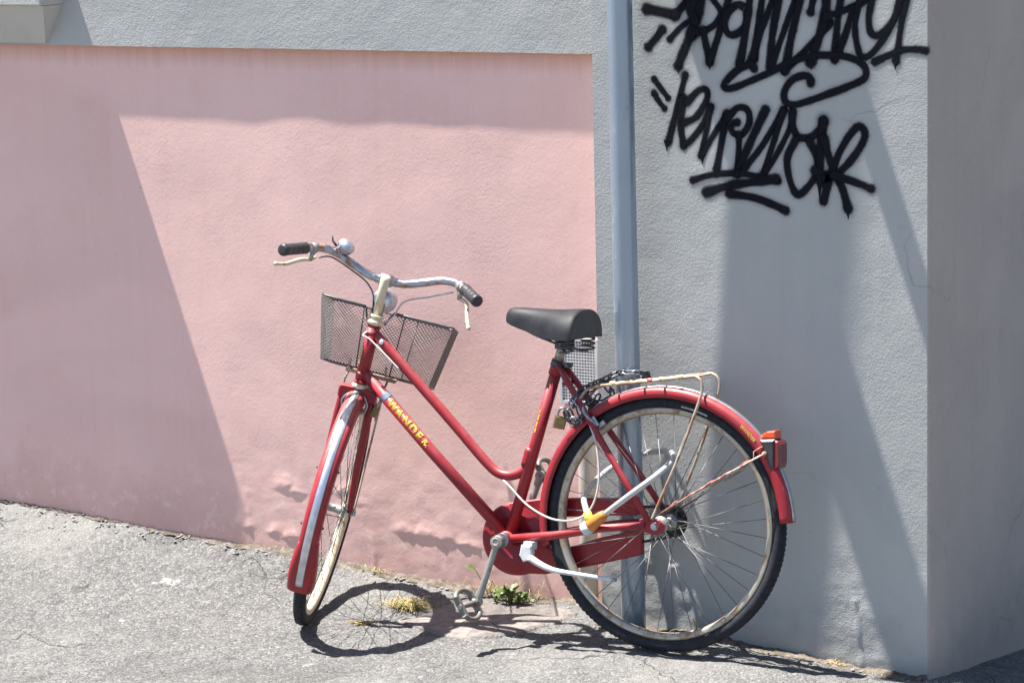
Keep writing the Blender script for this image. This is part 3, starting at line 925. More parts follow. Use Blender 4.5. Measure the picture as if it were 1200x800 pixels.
# steering frame
CROWN = Vector((0.907, 0.0, 0.293 + WR))
S_UP, S_FW = Vector((-0.2396, 0, 0.9709)), Vector((0.9709, 0, 0.2396))
STEER = rad(-70)
_sf = math.cos(STEER) * S_FW + math.sin(STEER) * Vector((0, 1, 0))
_sl = -math.sin(STEER) * S_FW + math.cos(STEER) * Vector((0, 1, 0))
M_STEER = Matrix(((_sf.x, _sl.x, S_UP.x, CROWN.x), (_sf.y, _sl.y, S_UP.y, CROWN.y), (_sf.z, _sl.z, S_UP.z, CROWN.z), (0, 0, 0, 1)))
FH = Vector((0.055, 0, -0.352))                                    # front hub in the steering frame

# ---- frame
BB = L(0.446, 0, -0.076)
SEAT_TOP = L(0.3133, 0, 0.400)
frame = empty('frame', bike)
m = MB()
m.tube([CROWN + S_UP * 0.012, CROWN + S_UP * 0.182], 0.0175, 20)
for h in (0.012, 0.035, 0.150, 0.175):
    m.tube([CROWN + S_UP * h, CROWN + S_UP * (h + 0.012)], 0.0188, 20)
m.build('head_tube', M_RED, frame)
m = MB()
m.tube(smooth_path([L(0.858, 0, 0.4405), L(0.7011, 0, 0.294), L(0.60, 0, 0.199), L(0.544, 0, 0.1448), L(0.4995, 0, 0.1055), L(0.476, 0, 0.0935), L(0.4544, 0, 0.0905), L(0.432, 0, 0.0945), L(0.409, 0, 0.1050), L(0.390, 0, 0.121)], 6), 0.0135, 18)
m.build('top_tube', M_RED, frame)
m = MB()
m.tube([L(0.889, 0, 0.334), L(0.68, 0, 0.1365), BB + Vector((0.008, 0, 0.008))], 0.0158, 20)
m.build('down_tube', M_RED, frame)
m = MB()
m.tube([BB, SEAT_TOP], 0.0155, 20)
m.tube([L(0.400, 0, 0.118), L(0.3965, 0, 0.13), L(0.389, 0, 0.158), L(0.386, 0, 0.168)], [0.0157, 0.0166, 0.0164, 0.0156], 20)
m.tube([SEAT_TOP - Vector((-.012, 0, .036)), SEAT_TOP], 0.0172, 20)
m.build('seat_tube', M_RED, frame)
m = MB()
m.tube([BB + Vector((0, -0.037, 0)), BB + Vector((0, 0.037, 0))], 0.0215, 24)
m.build('bottom_bracket', M_RED, frame)
m = MB()
m.tube([BB + Vector((0, 0.037, 0)), BB + Vector((0, 0.046, 0))], 0.0195, 18)
m.tube([BB + Vector((0, -0.06, 0)), BB + Vector((0, 0.078, 0))], 0.008, 12)
m.build('bearing_cup', M_STEEL, frame)
for s in (1, -1):
    m = MB()
    m.tube([BB + Vector((-0.012, s * 0.022, 0.002)), L(0.30, s * 0.040, -0.052), L(0.16, s * 0.055, -0.020), L(0.028, s * 0.062, 0.0)], [0.0115, 0.0115, 0.0105, 0.009], 14)
    m.build('chain_stay', M_RED, frame)
    m = MB()
    m.tube([SEAT_TOP + Vector((-0.006, s * 0.017, -0.010)), L(0.275, s * 0.024, 0.350), L(0.2098, s * 0.034, 0.2599), L(0.0968, s * 0.054, 0.1128), L(0.018, s * 0.062, 0.010)], [0.0085, 0.0088, 0.0088, 0.0085, 0.008], 14)
    m.build('seat_stay', M_RED, frame)
    m = MB()
    m.prism([(0.040, WR - 0.016), (0.045, WR + 0.014), (0.02, WR + 0.022), (-0.010, WR + 0.017), (-0.026, WR + 0.004), (-0.024, WR - 0.014), (-0.004, WR - 0.022), (0.02, WR - 0.02)], s * 0.062 - 0.0035, s * 0.062 + 0.0035, 0.001)
    m.build('dropout', M_REDWORN, frame)
for q0, q1, r_ in ((L(0.285, -0.026, 0.345), L(0.285, 0.026, 0.345), 0.006), (L(0.345, -0.036, -0.057), L(0.345, 0.036, -0.057), 0.008)):
    MB().tube([q0, q1], r_, 10).build('bridge', M_RED, frame)

# ---- lettering on the down tube (raised print wrapped on the tube)
def wrap_text(txt, size, place, name, mat, parent, offset=0.0):
    cu = bpy.data.curves.new('t', 'FONT')
    cu.body = txt
    cu.size = size
    cu.offset = offset
    cu.space_character = 1.12
    cu.resolution_u = 3
    to = bpy.data.objects.new('t', cu)
    COL.objects.link(to)
    bpy.context.view_layer.update()
    me = bpy.data.meshes.new_from_object(to.evaluated_get(bpy.context.evaluated_depsgraph_get()))
    bpy.data.objects.remove(to)
    me.name = name
    bm = bmesh.new()
    bm.from_mesh(me)
    bmesh.ops.triangulate(bm, faces=bm.faces[:])
    for _ in range(5):
        long_e = [e for e in bm.edges if e.calc_length() > size * 0.09]
        if not long_e:
            break
        bmesh.ops.subdivide_edges(bm, edges=long_e, cuts=1)
        bmesh.ops.triangulate(bm, faces=bm.faces[:])
    bm.to_mesh(me)
    bm.free()
    for vt in me.vertices:
        vt.co = place(vt.co.x, vt.co.y)
    me.materials.clear()
    me.materials.append(mat)
    me.update()
    return link(name, me, parent)

DT0, DT1 = L(0.889, 0, 0.334), BB
dt_dir = (DT1 - DT0).normalized()
dt_n = Vector((0, 1, 0))
dt_up = Vector((-dt_dir.z, 0, dt_dir.x))
if dt_up.z < 0:
    dt_up = -dt_up
def on_down_tube(x, y, r=0.01592, start=0.106, mid=0.0105, turn=0.34):
    a = (y - mid) / 0.0158 + turn
    return DT0 + dt_dir * (start + x) + (dt_n * math.cos(a) + dt_up * math.sin(a)) * r
for i, ch in enumerate('WANDE'):
    wrap_text(ch, 0.031, lambda x, y, i=i: on_down_tube(x + (0, .034, .062, .091, .119)[i], y), 'letter', M_YELLOW, frame, 0.0016)
wrap_text('R', 0.028, lambda x, y: on_down_tube(x + .144, y), 'letter', M_YELLOW, frame, 0.0004)
m = MB()
for k in range(14):                                                # flaked remains of the last letter
    a0, s0 = random.uniform(-.1, .7), random.uniform(.252, .272)
    p = DT0 + dt_dir * s0 + (dt_n * math.cos(a0) + dt_up * math.sin(a0)) * 0.0163
    m.lathe([(-.0012, .0001), (-.0003, random.uniform(.0014, .0036)), (.0001, .0001)], p, p + (dt_n * math.cos(a0) + dt_up * math.sin(a0)), 7)
m.build('paint_flake', M_YELLOW, frame)
m = MB()
vs, fs = [], []
for i in range(2):
    for j in range(13):
        a = -1.1 + 2.9 * j / 12
        vs.append(DT0 + dt_dir * (0.080 + 0.017 * i) + (dt_n * math.cos(a) + dt_up * math.sin(a)) * 0.0163)
m.add(vs, [(j, j + 1, 14 + j, 13 + j) for j in range(12)])
m.build('band_sticker', M_BLUE, frame)
# small yellow marks on head tube and seat tube
def tube_patch(p0, p1, r, t0, t1, a0, a1, side, upv, mat, name):
    d = p1 - p0
    vs = []
    for i in range(4):
        for j in range(6):
            a = a0 + (a1 - a0) * j / 5
            q = p0 + d * (t0 + (t1 - t0) * i / 3)
            vs.append(q + (side * math.cos(a) + upv * math.sin(a)) * (r + 0.0006))
    mm = MB()
    mm.add(vs, [(i * 6 + j, i * 6 + j + 1, i * 6 + 7 + j, i * 6 + 6 + j) for i in range(3) for j in range(5)])
    return mm.build(name, mat, frame)
bk = Vector((1, 0, 0.3)).normalized()
for (t0, t1, a0, a1) in ((.60, .625, -.05, .3), (.632, .66, -.02, .32), (.668, .70, 0.02, .34), (.71, .725, .05, .3)):
    tube_patch(BB, SEAT_TOP, 0.0155, t0, t1, a0 + .25, a1 + .25, Vector((0, 1, 0)), bk, M_YELLOW, 'tube_mark')
for (t0, t1) in ((.36, .46), (.48, .60)):
    tube_patch(CROWN, CROWN + S_UP * .19, 0.0175, t0, t1, .45, .95, Vector((0, 1, 0)), S_FW, M_YELLOW, 'tube_mark')
m = MB()                                                            # little round badge at the head lug
p = L(0.835, 0.0135, 0.423)
m.lathe([(-.002, .0075), (0.0005, .0075), (.0015, .006), (.0018, 0)], p, p + Vector((0, 1, .25)), 14)
m.build('badge', M_STRIP, frame)

# ---- wheels
def wheel_meshes():
    t = MB()
    prof = []
    for j in range(16):
        a = 2 * math.pi * j / 16
        prof.append((0.0175 * math.cos(a), 0.3145 + 0.0175 * math.sin(a)))
    t.arc_sweep(prof, 0, 360, 96)
    for i in range(150):                                            # tread blocks
        a = 2 * math.pi * i / 150
        for s in (-1, 1):
            rr = 0.3288
            c = Vector((rr * math.cos(a), s * 0.0062, rr * math.sin(a)))
            rot = Matrix.Rotation(-a, 3, 'Y') @ Matrix.Rotation(s * 0.5, 3, 'X')
            t.box(c, (0.0036, 0.0085, 0.0075), rot)
    r = MB()
    pr = [(-0.0125, 0.3010), (-0.0135, 0.2960), (-0.0125, 0.2880), (-0.0075, 0.2835), (0.0, 0.2815), (0.0075, 0.2835), (0.0125, 0.2880), (0.0135, 0.2960), (0.0125, 0.3010), (0.009, 0.2945), (0, 0.2900), (-0.009, 0.2945)]
    r.arc_sweep(pr, 0, 360, 96)
    st = MB()                                                       # worn pale label on the tyre wall
    vs, fs = [], []
    for i in range(13):
        a = rad(98 + 14 * i / 12)
        for rr, yy in ((0.3055, 0.0172), (0.3085, 0.0180), (0.3105, 0.0184)):
            vs.append((rr * math.cos(a), yy, rr * math.sin(a)))
    st.add(vs, [(i * 3 + j, i * 3 + j + 1, i * 3 + j + 4, i * 3 + j + 3) for i in range(12) for j in (0, 1)])
    h = MB()
    h.lathe([(-.034, .001), (-.034, .021), (-.030, .0225), (-.027, .021), (-.025, .013), (0, .011), (.025, .013), (.027, .021), (.030, .0225), (.034, .021), (.034, .001)], (0, 0, 0), (0, 1, 0), 24)
    sp = MB()
    sp.tube([(0, 0, 0), (0, 0, 1)], 0.00105, 5)
    return t.mesh('tyre', M_TYRE), r.mesh('rim', M_RIM), st.mesh('tyre_label', M_STEEL), h.mesh('hub', M_ALU), sp.mesh('spoke', M_SPOKE)
ME_T, ME_R, ME_L, ME_H, ME_S = wheel_meshes()

def make_wheel(matrix, axle, rim_mesh, phase):
    w = empty('wheel', bike, matrix)
    link('tyre', ME_T, w)
    link('rim', rim_mesh, w)
    link('hub', ME_H, w)
    if axle > 0.058:
        link('tyre_label', ME_L, w)
    mm = MB()
    mm.tube([(0, -axle - .012, 0), (0, axle + .012, 0)], 0.0048, 10)
    for s in (-1, 1):
        mm.tube([(0, s * (axle + .003), 0), (0, s * (axle + .011), 0)], 0.0085, 6)
        mm.tube([(0, s * (axle + .001), 0), (0, s * (axle + .003), 0)], 0.0105, 16)
    mm.build('axle', M_CHROME, w)
    vm = MB()                                                       # valve
    a = rad(250)
    vm.tube([(0.2825 * math.cos(a), 0, .2825 * math.sin(a)), (0.255 * math.cos(a), 0, .255 * math.sin(a))], [.0035, .0026], 8)
    vm.build('valve', M_BRASS, w)
    N = 36
    for i in range(N):
        side = 1 if i % 2 == 0 else -1
        lead = 1 if (i // 2) % 2 == 0 else -1
        ar = 2 * math.pi * (i + phase) / N
        ah = ar + lead * rad(62)
        p0 = Vector((0.0205 * math.cos(ah), side * 0.0295, 0.0205 * math.sin(ah)))
        p1 = Vector((0.2835 * math.cos(ar), side * 0.002, 0.2835 * math.sin(ar)))
        d = p1 - p0
        q = d.to_track_quat('Z', 'Y').to_matrix().to_4x4()
        link('spoke', ME_S, w, Matrix.Translation(p0) @ q @ Matrix.Diagonal((1, 1, d.length, 1)))
    return w
ME_R2 = ME_R.copy()
ME_R2.materials.clear()
ME_R2.materials.append(M_CREAM)
rw = make_wheel(Matrix.Translation(L(0, 0, 0)), 0.066, ME_R, 0.3)
tag(rw, 'rear wheel with rusty rim')
fw_ = make_wheel(M_STEER @ Matrix.Translation(FH), 0.052, ME_R2, 0.1)
tag(fw_, 'front wheel turned away, with cream rim')
m = MB()                                                            # rear sprocket
k = 18
pts = []
for i in range(k):
    for (da, r) in ((0, .0375), (.35, .0375), (.5, .043), (.65, .043), (.85, .0375)):
        a = 2 * math.pi * (i + da) / k
        pts.append((r * math.cos(a), r * math.sin(a)))
m.prism(pts, -0.0455, -0.0425)
m.lathe([(-.048, .001), (-.048, .020), (-.040, .030), (-.036, .030), (-.036, .001)], (0, 0, 0), (0, 1, 0), 20)
m.build('sprocket', M_GREASE, rw)

# ---- mudguards
def guard_profile(hw, r, skirt, th=0.0014):
    outer = []
    for j in range(11):
        a = math.pi * j / 10
        outer.append((-hw * math.cos(a), r - skirt * 0.62 * (1 - math.sin(a)) ** 1.5))
    outer = [(-hw, r - skirt)] + outer + [(hw, r - skirt)]
    inner = [(y * (1 - th / hw), q - th) for y, q in reversed(outer)]
    inner[0] = (hw - th, r - skirt)
    inner[-1] = (-hw + th, r - skirt)
    return outer + inner

def strip_profile(hw, r):
    return [(-hw, r - 0.0004), (-hw * .8, r + 0.0012), (0, r + 0.0018), (hw * .8, r + 0.0012), (hw, r - 0.0004), (0, r - 0.0006)]

mg = empty('mudguard', bike, Matrix.Translation(L(0, 0, 0)))
m = MB(); m.arc_sweep(guard_profile(0.0265, 0.3535, 0.028), -14, 175, 80)
m.build('guard', M_REDWORN, mg)
m = MB(); m.arc_sweep(strip_profile(0.0085, 0.3538), 48, 174.5, 60)
m.build('chrome_strip', M_STRIP, mg)
def on_guard(x, y):
    a = rad(128.2) + x / 0.345
    return Vector((math.cos(a) * (0.3415 - (0.0045 - y) * 1.0), 0.0274 - max(0, y - 0.004) * .2, math.sin(a) * (0.3415 - (0.0045 - y))))
wt = wrap_text('WANDER', 0.0118, lambda x, y: on_guard(x, y), 'lettering', M_YELLOW, mg, 0.0004)
for s in (1, -1):
    m = MB()
    m.tube([(-0.2790, s * 0.031, 0.202), (-0.268, s * 0.041, 0.195), (-0.14, s * 0.055, 0.117), (-0.006, s * 0.074, 0.028)], 0.0026, 8)
    m.lathe([(0, .001), (0, .0065), (.005, .0065), (.0065, .004), (.0065, 0)], (-0.2785, s * 0.0275, 0.202), (-0.2785, s * 0.05, 0.202), 10)
    m.build('stay', M_RUST, mg)

mgf = empty('mudguard', bike, M_STEER @ Matrix.Translation(FH))
m = MB(); m.arc_sweep(guard_profile(0.0262, 0.3535, 0.030), 40, 196, 70)
m.build('guard', M_REDWORN, mgf)
m = MB(); m.arc_sweep(strip_profile(0.0105, 0.3538), 62, 205, 60)
m.build('chrome_strip', M_STRIP, mgf)
def flap_w(t):
    return 1.0 + 0.40 * math.sin(min(1, t * 1.35) * math.pi / 2) - 0.10 * max(0, t - .75) * 4
m = MB(); m.arc_sweep(guard_profile(0.0270, 0.3531, 0.034), 184, 209, 16, wide=flap_w)
m.build('mud_flap', M_REDWORN, mgf)
m = MB()
for a in (150, 176):
    for s in (1, -1):
        m = MB()
        p = Vector((.338 * math.cos(rad(a)), s * .0282, .338 * math.sin(rad(a))))
        m.lathe([(0, .001), (0, .004), (.003, .0035), (.0045, 0)], p, p + Vector((0, s, 0)), 8)
        m.build('rivet', M_DARKSTEEL, mgf)

# ---- fork
fork = empty('fork', bike, M_STEER)
m = MB()
m.tube([(0, 0, -0.012), (0, 0, 0.004)], 0.0165, 18)
ctop = [(-0.052, -0.030), (-0.053, -0.004), (-0.047, 0.003), (-0.016, 0.005), (0.016, 0.005), (0.047, 0.003), (0.053, -0.004), (0.052, -0.030), (0.031, -0.030), (0.026, -0.016), (-0.026, -0.016), (-0.031, -0.030)]
cm = MB()
cm.prism(ctop, -0.0145, 0.0175, 0.003)
m.add([(-p[1], p[0], p[2]) for p in cm.v], cm.f, False)
m.build('crown', M_RED, fork)
for s in (1, -1):
    m = MB()
    m.tube(smooth_path([(0.003, s * 0.040, -0.024), (0.005, s * 0.042, -0.12), (0.012, s * 0.044, -0.22), (0.030, s * 0.046, -0.30), (0.052, s * 0.047, -0.343)], 5), [0.0125 - 0.0045 * i / 20 for i in range(21)], 14)
    m.prism([(0.042, -0.34), (0.060, -0.336), (0.068, -0.352), (0.062, -0.366), (0.048, -0.364)], s * 0.049 - .0025, s * 0.049 + .0025)
    m.build('fork_leg', M_RED, fork)
m = MB()
m.lathe([(0, .016), (0, .021), (.006, .0225), (.010, .020), (.0125, .0185)], (0, 0, 0.002), (0, 0, 1), 24)
m.build('headset_cup', M_CREAM, fork)
m = MB()
m.lathe([(0, .0185), (.002, .021), (.008, .0225), (.013, .021), (.013, .0175), (.019, .0175), (.019, .019), (.028, .019), (.028, .013)], (0, 0, 0.180), (0, 0, 1), 24)
m.build('headset_cup', M_CREAM, fork)
m = MB()                                                            # front brake: bolt, arms, pads
m.tube([(-0.022, 0, -0.014), (0.02, 0, -0.014)], 0.005, 10)
m.lathe([(0, .008), (.006, .008), (.008, .005), (.008, 0)], (-0.018, 0, -0.014), (-0.03, 0, -0.014), 10)
for s in (1, -1):
    m.tube(smooth_path([(-0.02, 0, -0.013), (-0.022, s * 0.02, -0.016), (-0.022, s * 0.034, -0.035), (-0.018, s * 0.030, -0.060)], 5), 0.004, 8)
    m.box((-0.012, s * 0.020, -0.058), (0.040, 0.010, 0.010))
m.build('brake_caliper', M_STEEL, fork)

# ---- stem, handlebar
stem = empty('stem', bike, M_STEER)
m = MB()
m.tube([(0, 0, 0.195), (0, 0, 0.285), (0.002, 0, 0.302), (0.004, 0, 0.313)], [0.0122, 0.0122, 0.0135, 0.0125], 18)
m.lathe([(0, .0125), (.003, .010), (.0035, .005), (.001, .0045), (.001, 0)], (0.004, 0, 0.313), (0.004, 0, 1), 16)
m.build('quill', M_CREAM, stem)
m = MB()
m.tube([(0.0, 0, 0.298), (0.022, 0, 0.300)], 0.0115, 12)
m.tube([(0.026, -0.017, 0.300), (0.026, 0.017, 0.300)], 0.0165, 18)
m.build('clamp', M_CHROME, stem)
hb = empty('handlebar', bike, M_STEER)
def bar_pts(s):
    return [(0.026, 0, 0.300), (0.026, s * 0.05, 0.303), (0.026, s * 0.095, 0.318), (0.021, s * 0.145, 0.338), (0.002, s * 0.185, 0.345), (-0.032, s * 0.2125, 0.343), (-0.05, s * 0.222, 0.342), (-0.125, s * 0.262, 0.336)]
m = MB()
pp = [Vector(p) for p in bar_pts(-1)][::-1] + [Vector(p) for p in bar_pts(1)][1:]
m.tube(smooth_path(pp, 6), 0.0112, 16)
m.tube([(0.026, -0.030, 0.3005), (0.026, 0.030, 0.3005)], 0.0124, 16)
m.build('bar', M_CHROME, hb)
for s in (1, -1):
    a, e = Vector((-0.048, s * 0.221, 0.342)), Vector((-0.137, s * 0.2685, 0.335))
    d = (e - a)
    m = MB()
    ts = [0, .02, .05, .3, .32, .34, .5, .52, .54, .7, .72, .74, .94, .985, 1.0]
    rs = [.0135, .0165, .0158, .0158, .0150, .0158, .0158, .0150, .0158, .0158, .0150, .0158, .0168, .0150, .009]
    m.tube([a + d * t for t in ts], rs, 18)
    m.build('grip', M_BLACK, hb)
    lv = empty('brake_lever', hb)
    m = MB()
    c0 = Vector((-0.020, s * 0.205, 0.343))
    dirb = Vector((-0.032 - 0.002, s * (0.2125 - 0.185), -0.002)).normalized()
    m.tube([c0 - dirb * 0.008, c0 + dirb * 0.008], 0.0138, 14)
    m.tube([c0 + Vector((0, 0, -0.010)), c0 + Vector((0.006, s * 0.004, -0.036))], [0.0085, 0.0065], 10)
    m.build('lever_clamp', M_ALU, lv)
    m = MB()
    p1 = c0 + Vector((0.006, s * 0.004, -0.034))
    m.tube(smooth_path([p1 + Vector((0.022, -s * 0.010, 0.006)), p1, p1 + Vector((-0.020, s * 0.022, -0.004)), p1 + Vector((-0.055, s * (0.050 if s > 0 else 0.036), -0.018 if s > 0 else -0.036)), p1 + Vector((-0.085, s * (0.072 if s > 0 else 0.048), -0.020 if s > 0 else -0.054))], 5), [0.0042 + 0.0018 * math.sin(math.pi * i / 20) for i in range(21)], 8)
    m.lathe([(-.006, .001), (-.005, .005), (0, .0068), (.005, .005), (.006, 0.001)], p1 + Vector((-0.086, s * (0.073 if s > 0 else 0.049), -0.020 if s > 0 else -0.055)), p1 + Vector((-0.186, s * 0.15, -0.050)), 10)
    m.build('lever_blade', M_CREAM, lv)
# bell
bell = empty('bell', bike, M_STEER)
bc, bd = Vector((0.020, 0.132, 0.349)), Vector((-0.10, -0.42, 0.9)).normalized()
m = MB()
m.lathe([(.012, .0245), (.016, .0250), (.022, .0235), (.028, .0185), (.032, .010), (.033, 0)], bc, bc + bd, 24)
m.build('dome', M_STRIP, bell)
m = MB()
m.lathe([(-.004, 0.001), (-.004, .012), (.003, .021), (.013, .0238)], bc, bc + bd, 24)
m.tube([bc - bd * 0.018, bc], 0.008, 10)
m.build('bell_base', M_STEEL, bell)
m = MB()
m.tube([bc + Vector((0, .020, .008)), bc + Vector((-.006, .032, .020)), bc + Vector((-.008, .036, .034))], [.0035, .003, .0014], 8)
m.build('thumb_lever', M_DARKSTEEL, bell)
# headlamp in front of the stem
lamp = empty('headlamp', bike, M_STEER)
m = MB()
l0, ld = Vector((0.022, -0.004, 0.245)), Vector((1, 0, -0.12)).normalized()
m.lathe([(0, .001), (.001, .010), (.006, .020), (.016, .029), (.030, .0335), (.046, .0345), (.050, .0335)], l0, l0 + ld, 28)
m.build('shell', M_STRIP, lamp)
m = MB()
m.lathe([(.049, .0338), (.054, .030), (.058, .018), (.059, 0)], l0, l0 + ld, 28)
m.build('lens', M_WHITE, lamp)
m = MB()
m.box((0.016, -0.004, 0.21), (0.012, 0.018, 0.05))
m.build('lamp_bracket', M_STEEL, lamp)

# ---- basket
bas = empty('basket', bike, M_STEER)
AN, AF, BC = 0.062, 0.295, -0.012
T = {('n', 1): Vector((AN, BC + .180, .212)), ('n', -1): Vector((AN, BC - .190, .212)), ('f', 1): Vector((AF, BC + .176, .166)), ('f', -1): Vector((AF, BC - .184, .166))}
D = {('n', 1): Vector((AN + .022, BC + .146, .036)), ('n', -1): Vector((AN + .022, BC - .160, .036)), ('f', 1): Vector((AF - .02, BC + .144, -.006)), ('f', -1): Vector((AF - .02, BC - .158, -.006))}
NOTCH = 0.040
def basket_panel(mb, p00, p10, p11, p01, notch=None, sp=0.0066, r=0.00060):
    """diagonal wire lattice on a four-sided panel"""
    W, H = (p10 - p00).length, (p01 - p00).length
    def pt(x, y):
        s, t = x / W, y / H
        return p00 * (1 - s) * (1 - t) + p10 * s * (1 - t) + p11 * s * t + p01 * (1 - s) * t
    for sg in (1, -1):
        x = -H
        while x < W + H:
            ys = [(0, H)]
            a, b = (x, 0), (x + sg * H, H)
            # clip to 0..W
            t0, t1 = 0.0, 1.0
            dx = b[0] - a[0]
            for lim, up in ((0, False), (W, True)):
                t = (lim - a[0]) / dx
                if (dx > 0) == up:
                    t1 = min(t1, t)
                else:
                    t0 = max(t0, t)
            if t1 - t0 > 0.01:
                segs = [(t0, t1)]
                if notch:
                    nx0, nx1, ny = notch
                    tb = ny / H
                    xa, xb = a[0] + dx * max(tb, t0), a[0] + dx * t1
                    if t1 > tb and min(xa, xb) < nx1 and max(xa, xb) > nx0:
                        segs = [(t0, min(t1, tb))]
                for (q0, q1) in segs:
                    if q1 - q0 > 0.01:
                        mb.tube([pt(a[0] + dx * q0, H * q0), pt(a[0] + dx * q1, H * q1)], r, 4, caps=False)
            x += sp * 1.414
wm = MB()
Wn = (D[('n', -1)] - D[('n', 1)]).length
cN = Wn * (0.146 + BC) / (0.146 + 0.160)
basket_panel(wm, D[('n', 1)], D[('n', -1)], T[('n', -1)], T[('n', 1)], notch=(cN - 0.045, cN + 0.028, 0.145))
basket_panel(wm, D[('f', 1)], D[('f', -1)], T[('f', -1)], T[('f', 1)])
for s in (1, -1):
    basket_panel(wm, D[('n', s)], D[('f', s)], T[('f', s)], T[('n', s)])
basket_panel(wm, D[('n', 1)], D[('n', -1)], D[('f', -1)], D[('f', 1)])
tag(wm.build('wire_mesh', M_MESH, bas), None, kind='stuff')
def round_loop(q, r=0.03):
    out = []
    for i in range(4):
        p0, p1, p2 = q[i - 1], q[i], q[(i + 1) % 4]
        a, b = p1 + (p0 - p1).normalized() * r, p1 + (p2 - p1).normalized() * r
        for j in range(5):
            t = j / 4
            out.append(a * (1 - t) ** 2 + p1 * 2 * t * (1 - t) + b * t * t)
    return out
m = MB()
nl, nr = T[('n', 1)], T[('n', -1)]
def at(s): return nl * (1 - s) + nr * s
sC = (0.180 + BC) / 0.370
dip = Vector((0.006, 0, -0.036))
rim_pts = [at(.03), at(sC - .115), at(sC - .10) + dip * .5, at(sC - .085) + dip, at(sC + .055) + dip, at(sC + .075) + dip * .5, at(sC + .10), at(.97), nr + Vector((.012, .002, 0)), T[('f', -1)] + Vector((-.012, .002, 0)), T[('f', -1)] + Vector((0, .012, 0)), T[('f', 1)] + Vector((0, -.012, 0)), T[('f', 1)] + Vector((-.012, -.002, 0)), nl + Vector((.012, -.002, 0))]
m.tube(rim_pts, 0.0030, 8, closed=True)
m.build('rim', M_WIRE, bas)
m = MB()
m.tube(round_loop([D[('n', 1)], D[('n', -1)], D[('f', -1)], D[('f', 1)]], 0.02), 0.0024, 8, closed=True)
m.build('bottom_rim', M_WIRE, bas)
for (ka, kb, s) in (('n', 'n', .33), ('n', 'n', .64), ('f', 'f', .3), ('f', 'f', .68)):
    m = MB()
    q0 = D[(ka, 1)] * (1 - s) + D[(ka, -1)] * s
    q1 = T[(ka, 1)] * (1 - s) + T[(ka, -1)] * s
    m.tube([q0, q1], 0.0019, 6)
    m.build('stiffener', M_WIRE, bas)
m = MB()
for s in (1, -1):
    m.tube([(0.10, BC + s * 0.058, 0.034), (0.075, s * 0.052, 0.036), (0.072, s * 0.050, 0.060)], 0.0035, 8)
m.box((0.10, BC, 0.026), (0.05, 0.14, 0.008))
m.tube([(0.016, 0, 0.03), (0.07, 0, 0.022)], 0.006, 8)
m.build('carrier_plate', M_RUST, bas)
for s in (1, -1):
    m = MB()
    m.tube([(0.095, s * 0.055 + BC * .5, 0.028), (0.088, s * 0.056, 0.0), (0.060, s * 0.0575, -0.335), (0.055, s * 0.0575, -0.352)], 0.0030, 8)
    m.build('support_rod', M_RUST, bas)

# ---- cables
m = MB()
m.tube(smooth_path([M_STEER @ Vector((0.006, -0.185, 0.318)), M_STEER @ Vector((0.02, -0.12, 0.285)), M_STEER @ Vector((0.028, -0.06, 0.255)), M_STEER @ Vector((0.03, -0.035, 0.20)), CROWN + S_UP * .155 + Vector((.012, .024, 0)), L(0.862, 0.024, 0.428), L(0.815, 0.022, 0.388), L(0.775, 0.018, 0.352)], 6), 0.0024, 8)
m.build('brake_cable', M_CABLE, bike)
m = MB()
m.tube(smooth_path([L(0.462, 0.010, 0.078), L(0.44, 0.020, 0.066), L(0.3753, 0.036, 0.0201), L(0.3003, 0.046, -0.0076), L(0.2268, 0.060, -0.0017), L(0.1792, 0.064, 0.0355), L(0.1640, 0.058, 0.1076), L(0.178, 0.050, 0.1951), L(0.2035, 0.040, 0.2488)], 7), 0.0028, 8)
m.build('brake_cable', M_CABLE, bike)
m = MB()
m.tube(smooth_path([M_STEER @ Vector((0.012, 0.19, 0.316)), M_STEER @ Vector((0.034, 0.16, 0.322)), M_STEER @ Vector((0.044, 0.10, 0.300)), M_STEER @ Vector((0.044, 0.045, 0.272)), M_STEER @ Vector((0.034, 0.02, 0.225)), M_STEER @ Vector((0.02, 0.015, 0.10)), M_STEER @ Vector((-0.012, 0.014, 0.0))], 6), 0.0022, 8)
m.build('brake_cable', M_BLACK, bike)

# ---- rear brake
m = MB()
rot = Matrix.Rotation(rad(38), 3, 'Y')
m.tube([L(0.222, 0, 0.292), L(0.232, 0.0, 0.30)], 0.008, 10)
for s in (1, -1):
    m.tube(smooth_path([L(0.226, s * .004, 0.296), L(0.228, s * .030, 0.292), L(0.214, s * .041, 0.270), L(0.188, s * .034, 0.246)], 5), 0.0046, 8)
    m.box(L(0.183, s * 0.024, 0.240), (0.044, 0.012, 0.011), rot)
    m.box(L(0.192, s * 0.033, 0.252), (0.016, 0.006, 0.026), rot)
m.build('brake_caliper', M_STEEL, bike)

# ---- seat post and saddle
m = MB()
m.tube([SEAT_TOP - Vector((-.01, 0, .03)), L(0.2985, 0, 0.462)], 0.0125, 16)
sp_ = m.build('seat_post', M_RUST, bike)
m = MB()
m.tube([SEAT_TOP + Vector((.004, 0, -.014)), SEAT_TOP + Vector((-.001, 0, .002))], 0.0198, 20)
m.box(SEAT_TOP + Vector((-.026, .004, -.008)), (0.024, 0.014, 0.014))
m.tube([SEAT_TOP + Vector((-.030, -.016, -.008)), SEAT_TOP + Vector((-.030, .020, -.008))], 0.0045, 8)
m.build('clamp', M_DARKSTEEL, sp_)
sad = empty('saddle', bike)
us = [0.462, 0.455, 0.44, 0.415, 0.385, 0.355, 0.325, 0.295, 0.270, 0.250, 0.240, 0.237]
hw = [0.017, 0.024, 0.028, 0.033, 0.040, 0.053, 0.071, 0.090, 0.099, 0.102, 0.1015, 0.099]
